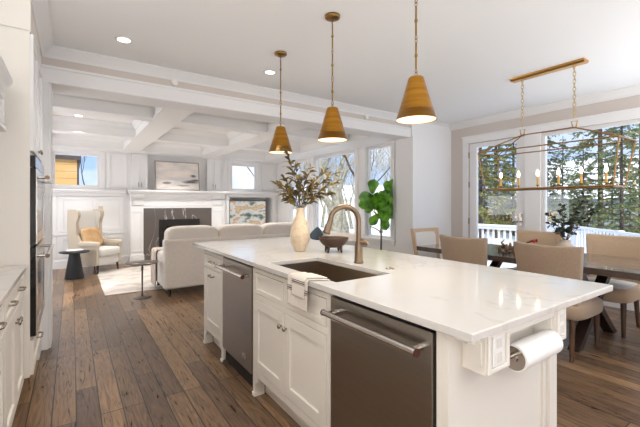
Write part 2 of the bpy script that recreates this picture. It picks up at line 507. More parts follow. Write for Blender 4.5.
class MB:
    def __init__(self):
        self.v = []; self.f = []; self.s = []; self.M = Matrix.Identity(4); self.uv = {}

    def add(self, vs, fs, smooth=False):
        b = len(self.v)
        for p in vs:
            self.v.append(self.M @ Vector(p))
        for f in fs:
            self.f.append(tuple(b + i for i in f)); self.s.append(smooth)
        return self

    def box(self, x0, y0, z0, x1, y1, z1):
        if x0 > x1: x0, x1 = x1, x0
        if y0 > y1: y0, y1 = y1, y0
        if z0 > z1: z0, z1 = z1, z0
        vs = [(x0, y0, z0), (x1, y0, z0), (x1, y1, z0), (x0, y1, z0), (x0, y0, z1), (x1, y0, z1), (x1, y1, z1), (x0, y1, z1)]
        return self.add(vs, [(3, 2, 1, 0), (4, 5, 6, 7), (0, 1, 5, 4), (1, 2, 6, 5), (2, 3, 7, 6), (3, 0, 4, 7)])

    def prism(self, poly, axis, a, b, smooth=False):
        """poly in the two other axes (cyclic order), extruded along axis from a to b"""
        n = len(poly)
        def P(u, v, w):
            return {'x': (w, u, v), 'y': (u, w, v), 'z': (u, v, w)}[axis]
        vs = [P(u, v, a) for u, v in poly] + [P(u, v, b) for u, v in poly]
        fs = [tuple(range(n))[::-1], tuple(range(n, 2 * n))]
        self.add(vs, fs)
        self.add(vs, [(i, (i + 1) % n, n + (i + 1) % n, n + i) for i in range(n)], smooth)
        return self

    def tube(self, pts, rad, n=10, caps=True, closed=False):
        pts = [Vector(p) for p in pts]
        if not isinstance(rad, (list, tuple)): rad = [rad] * len(pts)
        m = len(pts)
        rings = []
        up = None
        for i, p in enumerate(pts):
            if closed:
                d = pts[(i + 1) % m] - pts[i - 1]
            else:
                d = pts[min(i + 1, m - 1)] - pts[max(i - 1, 0)]
            if d.length < 1e-9: d = Vector((0, 0, 1))
            d.normalize()
            if up is None:
                up = Vector((0, 0, 1)) if abs(d.z) < 0.9 else Vector((1, 0, 0))
            a = d.cross(up)
            if a.length < 1e-6: a = d.cross(Vector((0, 1, 0)))
            a.normalize()
            up = a.cross(d).normalized()
            rings.append([p + rad[i] * (math.cos(2 * PI * k / n) * a + math.sin(2 * PI * k / n) * up) for k in range(n)])
        vs = [q for r_ in rings for q in r_]
        fs = []
        for i in range(m if closed else m - 1):
            j = (i + 1) % m
            for k in range(n):
                l = (k + 1) % n
                fs.append((i * n + k, i * n + l, j * n + l, j * n + k))
        self.add(vs, fs, True)
        if caps and not closed:
            self.add(rings[0], [tuple(range(n))])
            self.add(rings[-1], [tuple(range(n))[::-1]])
        return self

    def cyl(self, p0, p1, r0, r1=None, n=16):
        return self.tube([p0, p1], [r0, r0 if r1 is None else r1], n)

    def lathe(self, prof, cx=0, cy=0, n=28, smooth=True):
        vs = []
        for r, z in prof:
            for k in range(n):
                a = 2 * PI * k / n
                vs.append((cx + max(r, 1e-4) * math.cos(a), cy + max(r, 1e-4) * math.sin(a), z))
        fs = []
        for i in range(len(prof) - 1):
            for k in range(n):
                l = (k + 1) % n
                fs.append((i * n + k, i * n + l, (i + 1) * n + l, (i + 1) * n + k))
        return self.add(vs, fs, smooth)

    def sup(self, c, size, e=0.35, nu=22, nv=14, e2=None):
        """superellipsoid: soft box"""
        e2 = e if e2 is None else e2
        def pw(x, p): return math.copysign(abs(x) ** p, x)
        vs = []
        for i in range(nv + 1):
            ph = -PI / 2 + PI * i / nv
            for k in range(nu):
                th = 2 * PI * k / nu
                vs.append((c[0] + size[0] / 2 * pw(math.cos(ph), e2) * pw(math.cos(th), e),
                           c[1] + size[1] / 2 * pw(math.cos(ph), e2) * pw(math.sin(th), e),
                           c[2] + size[2] / 2 * pw(math.sin(ph), e2)))
        fs = []
        for i in range(nv):
            for k in range(nu):
                l = (k + 1) % nu
                fs.append((i * nu + k, i * nu + l, (i + 1) * nu + l, (i + 1) * nu + k))
        return self.add(vs, fs, True)

    def grid(self, fn, nu, nv, smooth=True):
        b = len(self.v)
        vs = [fn(i / nu, j / nv) for j in range(nv + 1) for i in range(nu + 1)]
        fs = [(j * (nu + 1) + i, j * (nu + 1) + i + 1, (j + 1) * (nu + 1) + i + 1, (j + 1) * (nu + 1) + i) for j in range(nv) for i in range(nu)]
        for j in range(nv + 1):
            for i in range(nu + 1):
                self.uv[b + j * (nu + 1) + i] = (i / nu, j / nv)
        return self.add(vs, fs, smooth)

    def build(self, name, material, parent=None, bevel=0, solid=0, subsurf=0, kind=None, clean=True):
        off = worldloc(parent) if parent else Vector((0, 0, 0))
        me = bpy.data.meshes.new(name)
        me.from_pydata([tuple(p - off) for p in self.v], [], self.f)
        me.polygons.foreach_set('use_smooth', self.s)
        if self.uv:
            ul = me.uv_layers.new(name='UVMap')
            for lp in me.loops:
                ul.data[lp.index].uv = self.uv.get(lp.vertex_index, (0, 0))
        me.materials.append(MATS[material])
        me.update()
        ob = bpy.data.objects.new(name, me)
        COL.objects.link(ob)
        if parent: ob.parent = parent
        if solid:
            md = ob.modifiers.new('solid', 'SOLIDIFY'); md.thickness = solid; md.offset = 0
        if bevel:
            md = ob.modifiers.new('bevel', 'BEVEL'); md.width = bevel; md.segments = 2; md.limit_method = 'ANGLE'
        if subsurf:
            md = ob.modifiers.new('sub', 'SUBSURF'); md.levels = subsurf; md.render_levels = subsurf
        if kind: ob['kind'] = kind
        return ob


def tag(o, label, cat, group=None, kind=None):
    o['label'] = label; o['category'] = cat
    if group: o['group'] = group
    if kind: o['kind'] = kind
    return o


def thing(name, label, cat, loc=(0, 0, 0), group=None):
    o = bpy.data.objects.new(name, None)
    COL.objects.link(o)
    o.location = loc
    o.empty_display_size = 0.1
    return tag(o, label, cat, group)


def copy_tree(o, parent=None):
    c = o.copy()
    COL.objects.link(c)
    if parent: c.parent = parent
    for ch in [x for x in bpy.data.objects if x.parent == o]:
        copy_tree(ch, c)
    return c


def dup(o, loc, rz=0, label=None, group=None):
    c = copy_tree(o)
    c.location = loc
    c.rotation_euler = (0, 0, rz)
    if label: c['label'] = label
    if group: c['group'] = group
    return c


def struct(name, mb, material, bevel=0):
    return mb.build(name, material, None, bevel=bevel, kind='structure')


TN = [0]
def trim(mb, material='trim_white', bevel=0):
    TN[0] += 1
    return struct('trim_%d' % TN[0], mb, material, bevel)


def box(*a):
    return MB().box(*a)


# ------------------------------------------------------------------ room shell
CZ = 2.70      # kitchen ceiling
LZ = 2.60      # living coffer ceiling
BZ = 2.38      # underside of beams
XL, XR = -0.90, 5.60
YW = 4.05      # face of the wall between kitchen and living room
XW = 4.62      # living window wall
YF = 8.80      # living far wall

struct('floor', box(-1.6, -3.1, -0.1, 5.72, 8.95, 0.0), 'wood_floor')
c = MB(); c.box(-1.0, -3.1, CZ, 5.72, YW + 0.02, CZ + 0.12); struct('ceiling', c, 'ceiling_paint')
c = MB(); c.box(-1.6, 4.34, LZ, 4.8, 8.95, LZ + 0.12); struct('ceiling_living', c, 'white_paint')

struct('wall_left', box(XL - 0.12, -3.1, 0, XL, YW + 0.3, CZ), 'wall_taupe')
wb = MB()
wb.box(XL, -3.1, 0, 0.4, -3.0, CZ); wb.box(4.8, -3.1, 0, XR, -3.0, CZ)
wb.box(0.4, -3.1, 0, 4.8, -3.0, 0.5); wb.box(0.4, -3.1, 2.5, 4.8, -3.0, CZ)
struct('wall_back', wb, 'wall_taupe')

# wall between kitchen and living room with the wide cased opening
m_ = MB()
m_.box(XL, YW, 0, -0.175, YW + 0.3, CZ)
m_.box(-0.175, YW, BZ, 4.56, YW + 0.3, CZ)
m_.box(4.56, YW - 0.05, 0, XR, YW + 0.3, CZ)
struct('wall_middle', m_, 'wall_white')
# taupe band over the opening
trim(box(-0.225, YW - 0.012, 2.525, 5.60, YW + 0.01, 2.63), 'wall_taupe')
# casing of the opening
cs = MB()
cs.box(-0.225, YW - 0.03, BZ, 4.66, YW + 0.0, 2.53)
cs.box(-0.225, YW - 0.045, 2.505, 4.66, YW, 2.53)
cs.box(4.56, YW - 0.075, 0, 4.66, YW - 0.045, BZ + 0.02)
cs.box(-0.225, YW - 0.03, 0, -0.172, YW + 0.0, BZ)
cs.box(-0.175, YW, 0, -0.155, YW + 0.3, BZ)
trim(cs, bevel=0.004)


def crown_poly(h, d):
    # profile (outward distance, drop) for a crown moulding
    return [(0, 0), (d, 0), (d, -h * 0.13), (d * 0.9, -h * 0.16), (d * 0.78, -h * 0.3), (d * 0.5, -h * 0.55), (d * 0.28, -h * 0.74), (d * 0.16, -h * 0.86), (d * 0.16, -h), (0, -h)]


def crown_y(x, z, sgn, y0, y1, h=0.095, d=0.09):
    return MB().prism([(x + sgn * a, z + b) for a, b in crown_poly(h, d)][::1], 'y', y0, y1, True)


def crown_x(y, z, sgn, x0, x1, h=0.095, d=0.09):
    return MB().prism([(y + sgn * a, z + b) for a, b in crown_poly(h, d)], 'x', x0, x1, True)


trim(crown_x(YW, CZ, -1, -0.225, XR))
trim(crown_y(XR, CZ, -1, -3.0, YW - 0.02, 0.1, 0.1))
trim(crown_y(-0.225, CZ, 1, 2.95, YW))

# right wall with the french door and the wide window
DY0, DY1 = 2.72, 3.66     # door opening
WY0, WY1 = 0.10, 2.50     # window opening
rw = MB()
T = 0.14
rw.box(XR, DY1, 0, XR + T, YW + 0.3, CZ)
rw.box(XR, WY1, 0, XR + T, DY0, CZ)
rw.box(XR, DY0, 2.32, XR + T, DY1, CZ)
rw.box(XR, WY0, 2.32, XR + T, WY1, CZ)
rw.box(XR, WY0, 0, XR + T, WY1, 0.50)
rw.box(XR, -3.1, 0, XR + T, WY0, CZ)
struct('wall_right', rw, 'wall_taupe')
cs = MB()
cs.box(XR - 0.02, DY1, 0, XR, DY1 + 0.10, 2.44)
cs.box(XR - 0.02, DY0 - 0.22, 0, XR, DY0, 2.32)
cs.box(XR - 0.024, WY0 - 0.1, 2.32, XR, DY1 + 0.10, 2.44)
cs.box(XR - 0.035, WY0 - 0.1, 2.42, XR, DY1 + 0.11, 2.445)
cs.box(XR - 0.02, WY0 - 0.1, 0.40, XR, WY0, 2.32)
cs.box(XR - 0.05, WY0 - 0.1, 0.47, XR, WY1 + 0.02, 0.50)
cs.box(XR - 0.02, WY0 - 0.1, 0.38, XR, WY1 + 0.02, 0.47)
trim(cs, bevel=0.004)
# door
dr = MB()
a, b_ = DY0 + 0.01, DY1 - 0.01
dr.box(XR + 0.02, a, 0.01, XR + 0.07, a + 0.13, 2.31)
dr.box(XR + 0.02, b_ - 0.13, 0.01, XR + 0.07, b_, 2.31)
dr.box(XR + 0.02, a + 0.13, 0.01, XR + 0.07, b_ - 0.13, 0.26)
dr.box(XR + 0.02, a + 0.13, 2.24, XR + 0.07, b_ - 0.13, 2.31)
door = struct('door_1', dr, 'trim_white', 0.004)
box(XR + 0.04, a + 0.13, 0.26, XR + 0.048, b_ - 0.13, 2.24).build('door_glass', 'window_glass', door)
for hz_ in (0.35, 1.0, 1.62, 2.12):
    box(XR - 0.004, DY1 - 0.014, hz_ - 0.05, XR + 0.019, DY1 + 0.004, hz_ + 0.05).build('hinge', 'nickel', door)
h = MB(); h.box(XR + 0.008, a + 0.040, 0.96, XR + 0.019, a + 0.080, 1.15)
h.tube([(XR + 0.014, a + 0.06, 1.02), (XR - 0.04, a + 0.06, 1.02), (XR - 0.04, a + 0.17, 1.02)], 0.009, 8)
h.cyl((XR + 0.018, a + 0.06, 1.12), (XR - 0.01, a + 0.06, 1.12), 0.02)
h.build('door_handle', 'nickel', door)


def window_unit(n, axis, pos, a0, a1, z0, z1, mull=(), inward=-1, fr=0.045, depth=0.06):
    """sash frame and glass set into a wall opening"""
    m = MB()
    p0, p1 = pos, pos + depth
    def bx(mm, u0, zz0, u1, zz1, q0=p0, q1=p1):
        if axis == 'x': mm.box(q0, u0, zz0, q1, u1, zz1)
        else: mm.box(u0, q0, zz0, u1, q1, zz1)
    bx(m, a0, z0, a0 + fr, z1); bx(m, a1 - fr, z0, a1, z1)
    bx(m, a0 + fr, z0, a1 - fr, z0 + fr); bx(m, a0 + fr, z1 - fr, a1 - fr, z1)
    for u in mull:
        bx(m, u - 0.03, z0 + fr, u + 0.03, z1 - fr)
    o = struct('window_%d' % n, m, 'trim_white', 0.003)
    g = MB()
    bx(g, a0 + fr - .005, z0 + fr - .005, a1 - fr + .005, z1 - fr + .005, pos + depth * .4, pos + depth * .4 + 0.008)
    g.build('window_glass', 'window_glass', o)
    return o


window_unit(1, 'x', XR + 0.04, WY0, WY1, 0.50, 2.32, (1.0,))

# living room window wall
LW = [(4.52, 5.19, 0.66, 2.36), (5.50, 6.98, 0.50, 2.36), (7.26, 8.10, 0.50, 2.36)]
m = MB()
ys = 4.34
for (a0, a1, z0, z1) in LW:
    m.box(XW, ys, 0, XW + 0.14, a0, LZ)
    m.box(XW, a0, 0, XW + 0.14, a1, z0)
    m.box(XW, a0, z1, XW + 0.14, a1, LZ)
    ys = a1
m.box(XW, ys, 0, XW + 0.14, 8.95, LZ)
struct('wall_window', m, 'wall_white')
for i, (a0, a1, z0, z1) in enumerate(LW):
    window_unit(2 + i, 'x', XW + 0.05, a0, a1, z0, z1, (7.62,) if i == 2 else ())
cs = MB()
for i, (a0, a1, z0, z1) in enumerate(LW):
    cs.box(XW - 0.02, a0 - 0.1, z0 - 0.1, XW, a0, z1)
    cs.box(XW - 0.02, a1, z0 - 0.1, XW, a1 + 0.1, z1)
    cs.box(XW - 0.035, a0 - 0.12, z0 - 0.04, XW, a1 + 0.12, z0)
    cs.box(XW - 0.02, a0, z0 - 0.1, XW, a1, z0 - 0.04)
cs.box(XW - 0.025, 4.36, 2.36, XW, 8.8, 2.44)
cs.box(XW - 0.04, 4.36, 2.43, XW, 8.8, 2.46)
trim(cs, bevel=0.004)

# living far wall with two high windows and the niche
FW = [(-0.32, 0.48, 1.60, 2.32), (3.32, 4.03, 1.60, 2.30)]
NX0, NX1, NZ0, NZ1 = 3.26, 4.47, 0.62, 1.47
m = MB()
m.box(-1.6, YF, 0, -0.32, YF + 0.14, LZ)
m.box(-0.32, YF, 0, 0.48, YF + 0.14, 1.60); m.box(-0.32, YF, 2.32, 0.48, YF + 0.14, LZ)
m.box(0.48, YF, 0, 3.26, YF + 0.14, LZ)
m.box(3.26, YF, 0, 4.47, YF + 0.14, 0.62)
m.box(3.26, YF, 1.47, 4.47, YF + 0.14, 1.60)
m.box(3.26, YF, 1.60, 3.32, YF + 0.14, LZ); m.box(3.32, YF, 2.30, 4.03, YF + 0.14, LZ)
m.box(4.03, YF, 1.60, XW, YF + 0.14, LZ); m.box(4.47, YF, 0, XW, YF + 0.14, 1.6)
m.box(3.2, YF + 0.4, 0.5, 4.53, YF + 0.44, 1.56)
m.box(3.2, YF + 0.14, 0.5, 3.26, YF + 0.4, 1.56); m.box(4.47, YF + 0.14, 0.5, 4.53, YF + 0.4, 1.56)
m.box(3.26, YF + 0.14, 0.5, 4.47, YF + 0.4, 0.62); m.box(3.26, YF + 0.14, 1.47, 4.47, YF + 0.4, 1.56)
struct('wall_far', m, 'wall_white')
for i, (a0, a1, z0, z1) in enumerate(FW):
    window_unit(5 + i, 'y', YF + 0.04, a0, a1, z0, z1)
# panelling and moulding of the far wall
pn = MB()
def frame_y(m, x0, x1, z0, z1, y, wd=0.05, th=0.018):
    m.box(x0, y - th, z0, x0 + wd, y, z1); m.box(x1 - wd, y - th, z0, x1, y, z1)
    m.box(x0 + wd, y - th, z0, x1 - wd, y, z0 + wd); m.box(x0 + wd, y - th, z1 - wd, x1 - wd, y, z1)
for (a0, a1, z0, z1) in FW:
    frame_y(pn, a0 - 0.09, a1 + 0.09, z0 - 0.02, z1 + 0.09, YF, 0.09, 0.022)
for (x0, x1) in ((0.62, 0.99),):
    frame_y(pn, x0, x1, 1.64, 2.36, YF, 0.05)
frame_y(pn, 4.14, 4.58, 1.64, 2.36, YF, 0.05)
frame_y(pn, -1.5, -0.42, 1.64, 2.36, YF, 0.05)
for x in (-0.80, -0.21, 0.36):                                # lower wainscot panels
    frame_y(pn, x, x + 0.55, 0.74, 1.44, YF, 0.07)
    frame_y(pn, x, x + 0.55, 0.22, 0.64, YF, 0.07)
pn.box(-1.5, YF - 0.03, 0.66, 0.96, YF, 0.72)
frame_y(pn, NX0 - 0.08, NX1 + 0.08, NZ0 - 0.08, NZ1 + 0.06, YF, 0.08, 0.03)
trim(pn, bevel=0.004)
trim(box(-1.5, YF - 0.022, 0, 1.0, YF, 0.16), bevel=0.005)      # baseboard
TN[0] += 0
sh = MB()
sh.box(-1.5, YF - 0.14, 1.55, 0.955, YF, 1.58); sh.box(-1.5, YF - 0.10, 1.51, 0.955, YF, 1.55); sh.box(-1.5, YF - 0.05, 1.45, 0.955, YF, 1.51)
sh.box(3.125, YF - 0.14, 1.545, XW - 0.02, YF, 1.585); sh.box(3.125, YF - 0.10, 1.51, XW - 0.02, YF, 1.545)
trim(sh, bevel=0.004)

# left wall of the living room, with an unseen window opening
m = MB()
m.box(-1.6, 4.34, 0, -1.5, 4.9, LZ); m.box(-1.6, 8.1, 0, -1.5, 8.95, LZ)
m.box(-1.6, 4.9, 0, -1.5, 8.1, 0.55); m.box(-1.6, 4.9, 1.65, -1.5, 8.1, LZ)
struct('wall_living_left', m, 'wall_white')

# coffered ceiling beams
BW = 0.30
BX_ = 0.20
XB = [-0.72, 0.87, 2.46, 4.05]
YB = [5.00, 6.66, 8.34]
bm_ = MB()
for y in YB:
    y1 = YF if y > 8 else y + BX_
    bm_.box(-1.5, y, BZ, XW, y1, LZ)
struct('trim_beams_across', bm_, 'white_paint', 0.003)
bm_ = MB()
for x in XB:
    x1 = XW if x > 4 else x + BW
    for (y0, y1) in ((4.35, YB[0]), (YB[0] + BX_, YB[1]), (YB[1] + BX_, YB[2])):
        bm_.box(x, y0, BZ, x1, y1, LZ)
struct('trim_beams_along', bm_, 'white_paint', 0.003)
# crown mouldings inside each coffer
xs = [(-1.5, XB[0])] + [(XB[i] + BW, XB[i + 1]) for i in range(3)]
yy = [(4.35, YB[0]), (YB[0] + BX_, YB[1]), (YB[1] + BX_, YB[2])]
for (x0, x1) in xs:
    for (y0, y1) in yy:
        q = MB()
        hh, dd = 0.085, 0.075
        for poly, ax, s0, s1 in (([(x0 + a, LZ + b) for a, b in crown_poly(hh, dd)], 'y', y0, y1), ([(x1 - a, LZ + b) for a, b in crown_poly(hh, dd)], 'y', y0, y1),
                                 ([(y0 + a, LZ + b) for a, b in crown_poly(hh, dd)], 'x', x0, x1), ([(y1 - a, LZ + b) for a, b in crown_poly(hh, dd)], 'x', x0, x1)):
            q.prism(poly, ax, s0, s1, True)
        q.box(x0, y0, BZ + 0.0, x0 + 0.018, y1, BZ + 0.03); q.box(x1 - 0.018, y0, BZ, x1, y1, BZ + 0.03)
        q.box(x0, y0, BZ, x1, y0 + 0.018, BZ + 0.03); q.box(x0, y1 - 0.018, BZ, x1, y1, BZ + 0.03)
        trim(q)

# baseboards
for nm, a in (('baseboard_right', (XR - 0.018, -3.0, 0, XR, DY0 - 0.22, 0.13)), ('baseboard_middle', (4.66, YW - 0.068, 0, XR - 0.02, YW - 0.05, 0.13)),
              ('baseboard_window', (XW - 0.018, 4.36, 0, XW, YF, 0.14))):
    struct(nm, box(*a), 'trim_white', 0.004)

# ------------------------------------------------------------------ fireplace
FY = 8.58
fp = thing('fireplace', 'white fireplace surround with dark veined marble around a black firebox', 'fireplace', (2.01, FY, 0))
m = MB()
for (x0, x1) in ((1.02, 1.27), (2.75, 3.05)):
    m.box(x0, FY - 0.02, 0, x1, YF, 1.5)
    m.box(x0 - 0.015, FY - 0.045, 0, x1 + 0.012, FY - 0.02, 0.2)
    m.box(x0 - 0.01, FY - 0.04, 1.42, x1 + 0.008, FY - 0.02, 1.5)
    frame_y(m, x0 + 0.02, x1 - 0.02, 0.26, 1.14, FY - 0.02, 0.035, 0.012)
m.box(1.27, FY - 0.01, 1.19, 2.75, YF, 1.5)
frame_y(m, 1.05, 3.02, 1.24, 1.40, FY - 0.02 + 0.012, 0.02, 0.012)
m.build('surround', 'trim_white', fp, bevel=0.004)
m = MB()
m.box(1.27, FY, 0, 1.58, YF, 1.19); m.box(2.47, FY, 0, 2.75, YF, 1.19); m.box(1.58, FY, 0.94, 2.47, YF, 1.19)
m.build('marble_slab', 'dark_marble', fp)
m = MB()
m.box(1.58, FY - 0.012, 0, 1.63, FY + 0.03, 0.94); m.box(2.42, FY - 0.012, 0, 2.47, FY + 0.03, 0.94); m.box(1.63, FY - 0.012, 0.80, 2.42, FY + 0.03, 0.94)
m.build('firebox_frame', 'firebox', fp, bevel=0.003)
box(1.63, FY + 0.02, 0.0, 2.42, FY + 0.2, 0.80).build('firebox', 'fire_inner', fp)
m = MB()
m.box(0.96, FY - 0.16, 1.545, 3.12, YF, 1.585); m.box(0.985, FY - 0.12, 1.52, 3.09, YF, 1.545); m.box(1.0, FY - 0.075, 1.50, 3.07, YF, 1.52)
m.build('mantel_shelf', 'trim_white', fp, bevel=0.006)

# tall upper cabinets on both sides of the painting
for (x0, x1, lab) in ((1.06, 1.38, 'narrow white upper cabinet left of the painting over the mantel'), (2.68, 3.02, 'narrow white upper cabinet right of the painting over the mantel')):
    cb = thing('upper_cabinet', lab, 'cabinet', ((x0 + x1) / 2, 8.75, 1.61))
    m = MB(); m.box(x0, 8.72, 1.587, x1, YF, 2.375); m.build('body', 'trim_white', cb)
    xm = (x0 + x1) / 2
    for (d0, d1, kx) in ((x0 + 0.004, xm - 0.003, xm - 0.03), (xm + 0.003, x1 - 0.004, xm + 0.03)):
        m = MB(); m.box(d0, 8.705, 1.63, d1, 8.72, 2.35); frame_y(m, d0, d1, 1.63, 2.35, 8.705, 0.035, 0.008)
        d = m.build('door', 'trim_white', cb, bevel=0.002)
        MB().tube([(kx, 8.697, 1.65), (kx, 8.675, 1.66), (kx, 8.675, 1.74), (kx, 8.697, 1.75)], 0.006, 6).build('handle', 'nickel', d)

# painting leaning on the mantel
pt = thing('painting', 'abstract grey and blush landscape painting in thin silver frame on mantel', 'painting', (1.99, 8.62, 1.586))
px0, px1, pz0, pz1 = 1.50, 2.46, 1.588, 2.25
def lean(mb):
    mb.M = Matrix.Translation((0, 8.53, 1.588)) @ Matrix.Rotation(R(-9), 4, 'X') @ Matrix.Translation((0, -8.53, -1.588))
    return mb
m = lean(MB()); m.box(px0 + 0.02, 8.53, pz0 + 0.02, px1 - 0.02, 8.55, pz1 - 0.02); m.build('canvas', 'painting', pt)
m = lean(MB())
m.box(px0, 8.515, pz0, px0 + 0.02, 8.56, pz1); m.box(px1 - 0.02, 8.515, pz0, px1, 8.56, pz1)
m.box(px0 + 0.02, 8.515, pz0, px1 - 0.02, 8.56, pz0 + 0.02); m.box(px0 + 0.02, 8.515, pz1 - 0.02, px1 - 0.02, 8.56, pz1)
m.build('frame', 'silver_frame', pt)

# television in the niche
tv = thing('television', 'flat television in the wall niche right of the fireplace', 'television', (3.8, 8.86, 0.62))
m = MB(); m.box(3.29, 8.86, 0.66, 4.32, 8.90, 1.37); m.box(3.6, 8.90, 0.75, 4.0, 9.19, 1.2)
m.box(3.6, 8.84, 0.622, 4.0, 8.95, 0.66)
m.build('housing', 'screen_frame', tv, bevel=0.004)
box(3.31, 8.856, 0.68, 4.30, 8.86, 1.35).build('screen', 'tv_reflection', tv)

# switch plate on the far wall
tag(box(0.455, YF - 0.032, 1.10, 0.53, YF - 0.019, 1.24).build('light_switch', 'vase_pale', None, bevel=0.003), 'small grey switch plate on the wall behind the wing chair', 'switch')
# round sensors on the taupe band
for x, lab in ((0.895, 'round white sensor on the taupe band, left above the opening'), (3.60, 'round white sensor on the taupe band, right of the middle pendant')):
    t = thing('sensor', lab, 'sensor', (x, YW - 0.012, 2.578))
    MB().cyl((x, YW - 0.012, 2.578), (x, YW - 0.042, 2.578), 0.034, 0.031, 24).build('housing', 'outlet_white', t, bevel=0.003)
    MB().cyl((x, YW - 0.042, 2.578), (x, YW - 0.046, 2.578), 0.018, 0.017, 16).build('lens', 'outlet_white', t)

# ------------------------------------------------------------------ recessed lights
def can(x, y, z, lab, group=None, power=CAN_POWER):
    t = thing('recessed_light', lab, 'ceiling light', (x, y, z), group)
    MB().lathe([(0.050, z - 0.001), (0.068, z - 0.001), (0.070, z - 0.004), (0.066, z - 0.008), (0.052, z - 0.008), (0.050, z - 0.001)], x, y, 24).build('trim_ring', 'outlet_white', t)
    MB().lathe([(0.0005, z - 0.003), (0.051, z - 0.003)], x, y, 24).build('lens', 'can_glow', t)
    l = bpy.data.lights.new('can', 'SPOT'); l.spot_size = R(105); l.spot_blend = 0.6; l.shadow_soft_size = 0.05; l.energy = power; l.color = CAN_COLOR
    ob = bpy.data.objects.new('can_light', l); COL.objects.link(ob); ob.parent = t; ob.location = (0, 0, -0.011)
    return t


can(0.366, 3.486, CZ, 'round recessed ceiling light at left, over the aisle')
can(1.738, 3.47, CZ, 'round recessed ceiling light beside the farthest pendant canopy')
for (x, y) in ((0.37, 1.9), (0.37, 0.2), (0.37, -1.6), (2.6, -0.4), (2.6, -2.0), (4.6, -0.6)):
    can(x, y, CZ, 'round recessed ceiling light in the white kitchen ceiling', 'recessed lights of the kitchen ceiling')
can(0.08, 6.42, LZ, 'recessed light in the coffered ceiling at far left, over the armchair', power=LIV_POWER * 0.6)
for (x, y) in ((1.8, 6.05), (3.4, 6.05), (1.8, 7.7), (3.4, 7.7), (0.05, 7.7)):
    can(x, y, LZ, 'recessed light inside one of the white coffers', 'recessed lights of the coffers', LIV_POWER)

# ------------------------------------------------------------------ cabinets helpers
def shaker_x(m, xf, y0, y1, z0, z1, wd=0.055, th=0.018, sgn=-1):
    """shaker front standing out from plane x=xf towards sgn"""
    a, b = xf, xf + sgn * th
    m.box(a, y0, z0, b, y0 + wd, z1); m.box(a, y1 - wd, z0, b, y1, z1)
    m.box(a, y0 + wd, z0, b, y1 - wd, z0 + wd); m.box(a, y0 + wd, z1 - wd, b, y1 - wd, z1)
    m.box(a, y0 + wd, z0 + wd, xf + sgn * th * 0.35, y1 - wd, z1 - wd)
    return m


def knob(x, y, z, sgn, parent):
    m = MB()
    m.tube([(x, y, z), (x + sgn * 0.012, y, z), (x + sgn * 0.014, y, z), (x + sgn * 0.022, y, z), (x + sgn * 0.026, y, z)], [0.006, 0.006, 0.014, 0.015, 0.009], 14)
    return m.build('knob', 'nickel', parent)


def bar_pull(x, y, z, sgn, parent, half=0.045):
    m = MB()
    m.tube([(x, y - half, z), (x + sgn * 0.022, y - half, z), (x + sgn * 0.028, y - half + 0.012, z), (x + sgn * 0.028, y + half - 0.012, z), (x + sgn * 0.022, y + half, z), (x, y + half, z)], 0.006, 8)
    return m.build('handle', 'nickel', parent)


# ------------------------------------------------------------------ island
IX = 1.030        # cabinet face plane
IXB = 1.775        # back of the cabinet bodies
CT = 0.914        # counter top
CU = 0.886        # underside
Yn, Yf = 0.628, 3.65
# sink opening
SX0, SX1, SY0, SY1 = 1.075, 1.46, 1.43, 2.16
top = MB()
top.box(0.981, Yn, CU, SX0, Yf, CT); top.box(SX1, Yn, CU, 2.13, Yf, CT)
top.box(SX0, Yn, CU, SX1, SY0, CT); top.box(SX0, SY1, CU, SX1, Yf, CT)
# merge doubles so bevel only sees the real edges
o = top.build('island_countertop', 'quartz')
import bmesh
def outline_slab(o, zs, outer, inner, zt):
    bm = bmesh.new()
    def loop(pts, z): return [bm.verts.new((x, y, z)) for x, y in pts]
    ot, it, ob_, ib = loop(outer, zt), loop(inner, zt), loop(outer, zs), loop(inner, zs)
    for i in range(4):
        j = (i + 1) % 4
        bm.faces.new((ot[i], ot[j], it[j], it[i])); bm.faces.new((ob_[j], ob_[i], ib[i], ib[j]))
        bm.faces.new((ob_[i], ob_[j], ot[j], ot[i])); bm.faces.new((it[i], it[j], ib[j], ib[i]))
    bm.normal_update()
    bm.to_mesh(o.data); bm.free()
outline_slab(o, CU, [(0.981, Yn), (2.13, Yn), (2.13, Yf), (0.981, Yf)], [(SX0, SY0), (SX1, SY0), (SX1, SY1), (SX0, SY1)], CT)
md = o.modifiers.new('bevel', 'BEVEL'); md.width = 0.004; md.segments = 2; md.limit_method = 'ANGLE'
tag(o, 'long white quartz worktop with faint veins covering the kitchen island', 'countertop')

# sink
sk = thing('kitchen_sink', 'rectangular dark stainless undermount sink in the island worktop', 'sink', ((SX0 + SX1) / 2, (SY0 + SY1) / 2, CU - 0.22))
m = MB()
z0, z1, tk = CU - 0.22, CU - 0.002, 0.004
X0, X1, Y0, Y1 = SX0 - 0.004, SX1 + 0.004, SY0 - 0.004, SY1 + 0.004
m.box(X0 - tk, Y0 - tk, z0, X0, Y1 + tk, z1); m.box(X1, Y0 - tk, z0, X1 + tk, Y1 + tk, z1)
m.box(X0, Y0 - tk, z0, X1, Y0, z1); m.box(X0, Y1, z0, X1, Y1 + tk, z1)
m.box(X0 - tk, Y0 - tk, z0 - tk, X1 + tk, Y1 + tk, z0)
m.build('basin', 'sink_steel', sk)
MB().lathe([(0.0005, z0 + 0.003), (0.03, z0 + 0.003), (0.045, z0 + 0.005), (0.05, z0 + 0.001)], (SX0 + SX1) / 2, (SY0 + SY1) / 2, 20).build('drain', 'steel_bright', sk)

DEP = 0.60   # depth of the front units


